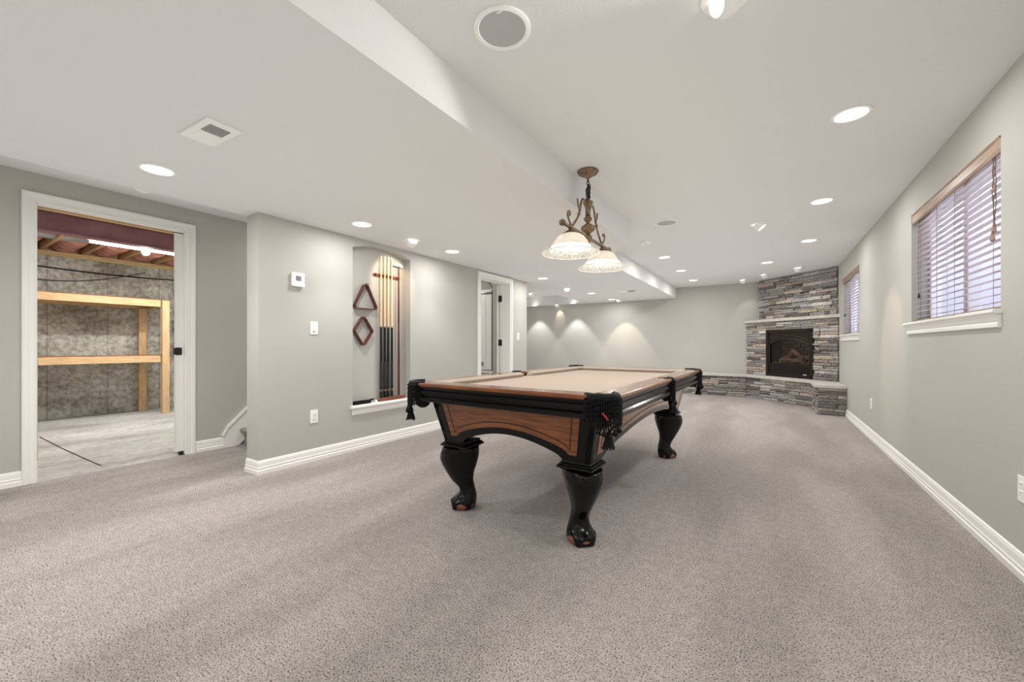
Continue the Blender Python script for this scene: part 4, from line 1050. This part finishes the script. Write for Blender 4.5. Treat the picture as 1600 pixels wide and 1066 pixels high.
for pts, r in (([(.16, .745, -.20), (.35, .755, -.13), (.66, .75, -.15)], .038), ([(.20, .76, -.10), (.42, .78, -.12), (.60, .77, -.20)], .032), ([(.30, .80, -.20), (.40, .88, -.14), (.46, .95, -.13)], .040), ([(.46, .95, -.13), (.56, .86, -.12), (.66, .79, -.12)], .034), ([(.62, .80, -.2), (.74, .83, -.15), (.80, .84, -.12)], .034), ([(.18, .77, -.14), (.26, .81, -.16), (.30, .80, -.2)], .032)):
    mb = MB(); P_ = [Vector(FP(a, z, o_)) for a, z, o_ in pts]; path = []
    for i in range(9):
        t_ = i / 8; path.append((1 - t_) ** 2 * P_[0] + 2 * t_ * (1 - t_) * P_[1] + t_ ** 2 * P_[2])
    mb.tube(path, [r * random.uniform(.85, 1.15) for _ in path], 10); build('log', mb, 'log', F, world=True, smooth=60)
mb = MB()
for i in range(60): c = FP(random.uniform(s0 + .02, s1 - .02), zsill + random.uniform(.008, .03), random.uniform(-.22, -.02)); mb.ball(c, random.uniform(.008, .018), 6)
eb = build('embers', mb, 'log', F, world=True, kind='stuff')
lamp('firebox_fill', 'POINT', FP(fw / 2, 1.15, -.08), .3, (1, .85, .7), None, .03)
# hearth bench ------------------------------------------------------
Hh = thing('hearth', 'raised stone hearth bench with a pale slab top running along the far wall', 'hearth', (-.4, 9.4, 0))
Bp = [(XR, 7.60), (.615, 7.60), (.615, 8.40), (-.40, 9.405), (-2.0, 9.405)]
mb = MB(); zc_ = .405
stones(mb, Bp[1], Bp[0], 0, zc_, (0, -1), prot=.022); stones(mb, (Bp[2][0], Bp[2][1]), (Bp[1][0], Bp[1][1]), 0, zc_, (-1, 0), prot=.022)
stones(mb, Bp[3], Bp[2], 0, zc_, (-1, -1), prot=.022); stones(mb, Bp[4], Bp[3], 0, zc_, (0, -1), prot=.022)
stones(mb, (-2.0, YF), (-2.0, 9.405), 0, zc_, (-1, 0), prot=.022)
build('stone_base', mb, 'stone', Hh, world=True)
mb = MB(); mb.prism([(-1.99, 9.415), (-.396, 9.415), (.622, 8.402), (.622, 7.61), (XR - .001, 7.61), (XR - .001, YF - .001), (-1.99, YF - .001)], .002, zc_); build('base_core', mb, 'soot', Hh, world=True)
e = .042
mb = MB(); mb.prism([(-2.04, 9.405 - e), (-.40 - e * .42, 9.405 - e), (.615 - e, 8.40 - e * .42), (.615 - e, 7.60 - e), (XR - .001, 7.60 - e), (XR - .001, YF - .001), (-2.04, YF - .001)], zc_, .449); build('slab_top', mb, 'lime', Hh, world=True, bevel=.004)

# ------------------------------------------------------------------ storage room
t = thing('storage_shelf', 'raw pine storage shelf frame against the concrete wall', 'shelf', (-8.2, 1.3, 0))
for zt_ in (1.735, .885):
    build('shelf_rail', MB().box(-7.94, -7.90, .1, 2.30, zt_ - .100, zt_), 'pine', t, world=True, bevel=.002)
    build('shelf_rail', MB().box(-8.58, -8.54, .1, 2.42, zt_ - .100, zt_), 'pine', t, world=True, bevel=.002)
    build('cross_brace', MB().box(-8.54, -7.94, 2.30, 2.34, zt_ - .095, zt_ - .004), 'pinex', t, world=True)
    build('shelf_board', MB().box(-8.58, -7.90, .1, 2.44, zt_, zt_ + .012), 'twy', t, world=True)
build('post', MB().box(-7.955, -7.86, 2.31, 2.395, -.008, 1.735), 'pinez', t, world=True, bevel=.002)
build('post', MB().box(-8.54, -8.50, 2.20, 2.295, -.008, 1.635), 'pinez', t, world=True, bevel=.002)
build('post', MB().box(-7.955, -7.86, .1, .18, -.008, 1.735), 'pinez', t, world=True)
build('post', MB().box(-8.54, -8.50, .1, .19, -.008, 1.635), 'pinez', t, world=True)
mb = MB().box(-6.057, -6.043, -.85, 3.5, 2.18, 2.37).box(-6.11, -5.99, -.85, 3.5, 2.17, 2.182).box(-6.11, -5.99, -.85, 3.5, 2.368, 2.38)
tag(build('steel_beam', mb, 'beam'), 'dark red steel beam under the joists above the storage doorway', 'beam')
js = ['joist above the storage room at its near left', 'second joist from the left above the storage room', 'joist above the left end of the tube light', 'joist above the middle of the tube light', 'joist above the right end of the tube light', 'joist at the right side of the storage room', 'joist hidden furthest right above the storage room']
for i in range(7):
    y = .35 + .41 * i
    tag(build('ceiling_joist', MB().box(-8.69, -4.82, y, y + .04, 2.39, 2.64), 'pinex'), 'rough wooden floor ' + js[i], 'joist', 'wooden joists in the storage room')
for i in range(6):
    y = .41 + .41 * i; mb = MB()
    mb.rings([[(-8.55 + .8 * k / 8 * .85, y + .17 + .15 * math.cos(a), 2.50 + (.10 + .02 * math.sin(k * 2.1 + i)) * math.sin(a)) for a in [2 * PI * j / 16 for j in range(16)]] for k in range(9)])
    tag(build('insulation_batt', mb, 'insul', smooth=60), 'pink insulation roll, %s from the left between the storage room joists' % ('first', 'second', 'third', 'fourth', 'fifth', 'sixth')[i], 'insulation')
mb = MB(); mb.tube([(-7.7, -.4, 2.47), (-7.7, .8, 2.47), (-7.65, 1.25, 2.46), (-7.5, 1.45, 2.45), (-7.3, 1.5, 2.44)], .07, 16)
tag(build('air_duct', mb, 'duct', smooth=60), 'round metal air duct elbow left of the tube light', 'duct')
t = thing('tube_light', 'white fluorescent tube fixture hanging in the storage room', 'ceiling light', (-6.9, 2.0, 2.30))
build('housing', MB().box(-.05, .05, -.68, .72, 0.02, .06), 'white', t)
build('tube', MB().cyl((-.02, -.66, 0), (-.02, .70, 0), .017, 12).cyl((.03, -.66, 0), (.03, .70, 0), .017, 12), 'tube', t)
l = lamp('tube_glow', 'AREA', (0, 0, -.03), 55, (.95, .98, 1), t, .3, (0, 0, -1)); l.data.shape = 'RECTANGLE'; l.data.size = .1; l.data.size_y = 1.3
for hx in (-.6, .6): build('hanger', MB().cyl((0, hx, .06), (0, hx, .34), .004, 6), 'bmetal', t)
t = thing('bare_bulb', 'bare round light bulb in a socket just below the tube light', 'light bulb', (-6.70, 1.80, 2.39))
build('socket', MB().lathe([(.025, -.09), (.03, -.05), (.055, -.03), (.06, 0)], 18), 'white', t, smooth=40)
build('bulb', MB().ball((0, 0, -.160), .042), 'bulb', t, smooth=60)
lamp('bulb_glow', 'POINT', (0, 0, -.23), 26, (1, .97, .92), t, .05)
mb = MB(); mb.tube([(-8.58, .0 + 2.72 * k / 20, 2.25 + .10 * (k / 20 - 1) * 0 - .18 * 4 * (k / 20) * (1 - k / 20) * .35 - .09 * k / 20) for k in range(21)], .010, 6)
tag(build('electrical_cable', mb, 'bmetal', smooth=60), 'black cable running along the top of the concrete wall', 'cable')
mb = MB(); mb.tube([(-8.562, .6 + 1.7 * k / 20, 2.03 - .10 * math.sin(PI * k / 20) * 1.0 + .20 * (k / 20) ** 2) for k in range(21)], .006, 6)
tag(build('electrical_cable', mb, 'bmetal', smooth=60), 'thin sagging cable on the concrete wall, the lower one', 'cable')
mb = MB()
for k in range(3): mb.tube([(-8.54 + .02 * math.sin(j * 1.3 + k), 2.69 + .02 * math.cos(j * .9 + 2 * k), 2.2 - j * .075) for j in range(19)], .012, 6)
for j in range(12): mb.ball((-8.52, 2.69 + random.uniform(-.03, .03), 1.5 - j * .06), .025, 8)
tag(build('cable_bundle', mb, 'bmetal', smooth=60), 'dark tangled cable bundle hanging at the right end of the concrete wall', 'cable')
tag(build('foam_seal', MB().box(-8.605, -8.57, .4, 3.4, 2.318, 2.342), 'foam'), 'yellow foam bead along the top of the concrete wall', 'sealant')
mb = MB(); mb.tube([(-7.03, .96, -.0075), (-6.1, .975, -.0075), (-5.2, 1.006, -.0075), (-4.9, 1.02, -.0075)], .007, 5, flat=.2)
tag(build('floor_crack', mb, 'soot'), 'thin dark crack line in the concrete storage floor', 'crack')
mb = MB().box(-5.63, -5.59, .60, .752, -.008, 1.0)
tag(build('leaning_board', mb, 'pinez'), 'brown wooden board just inside the storage doorway on its left', 'board')
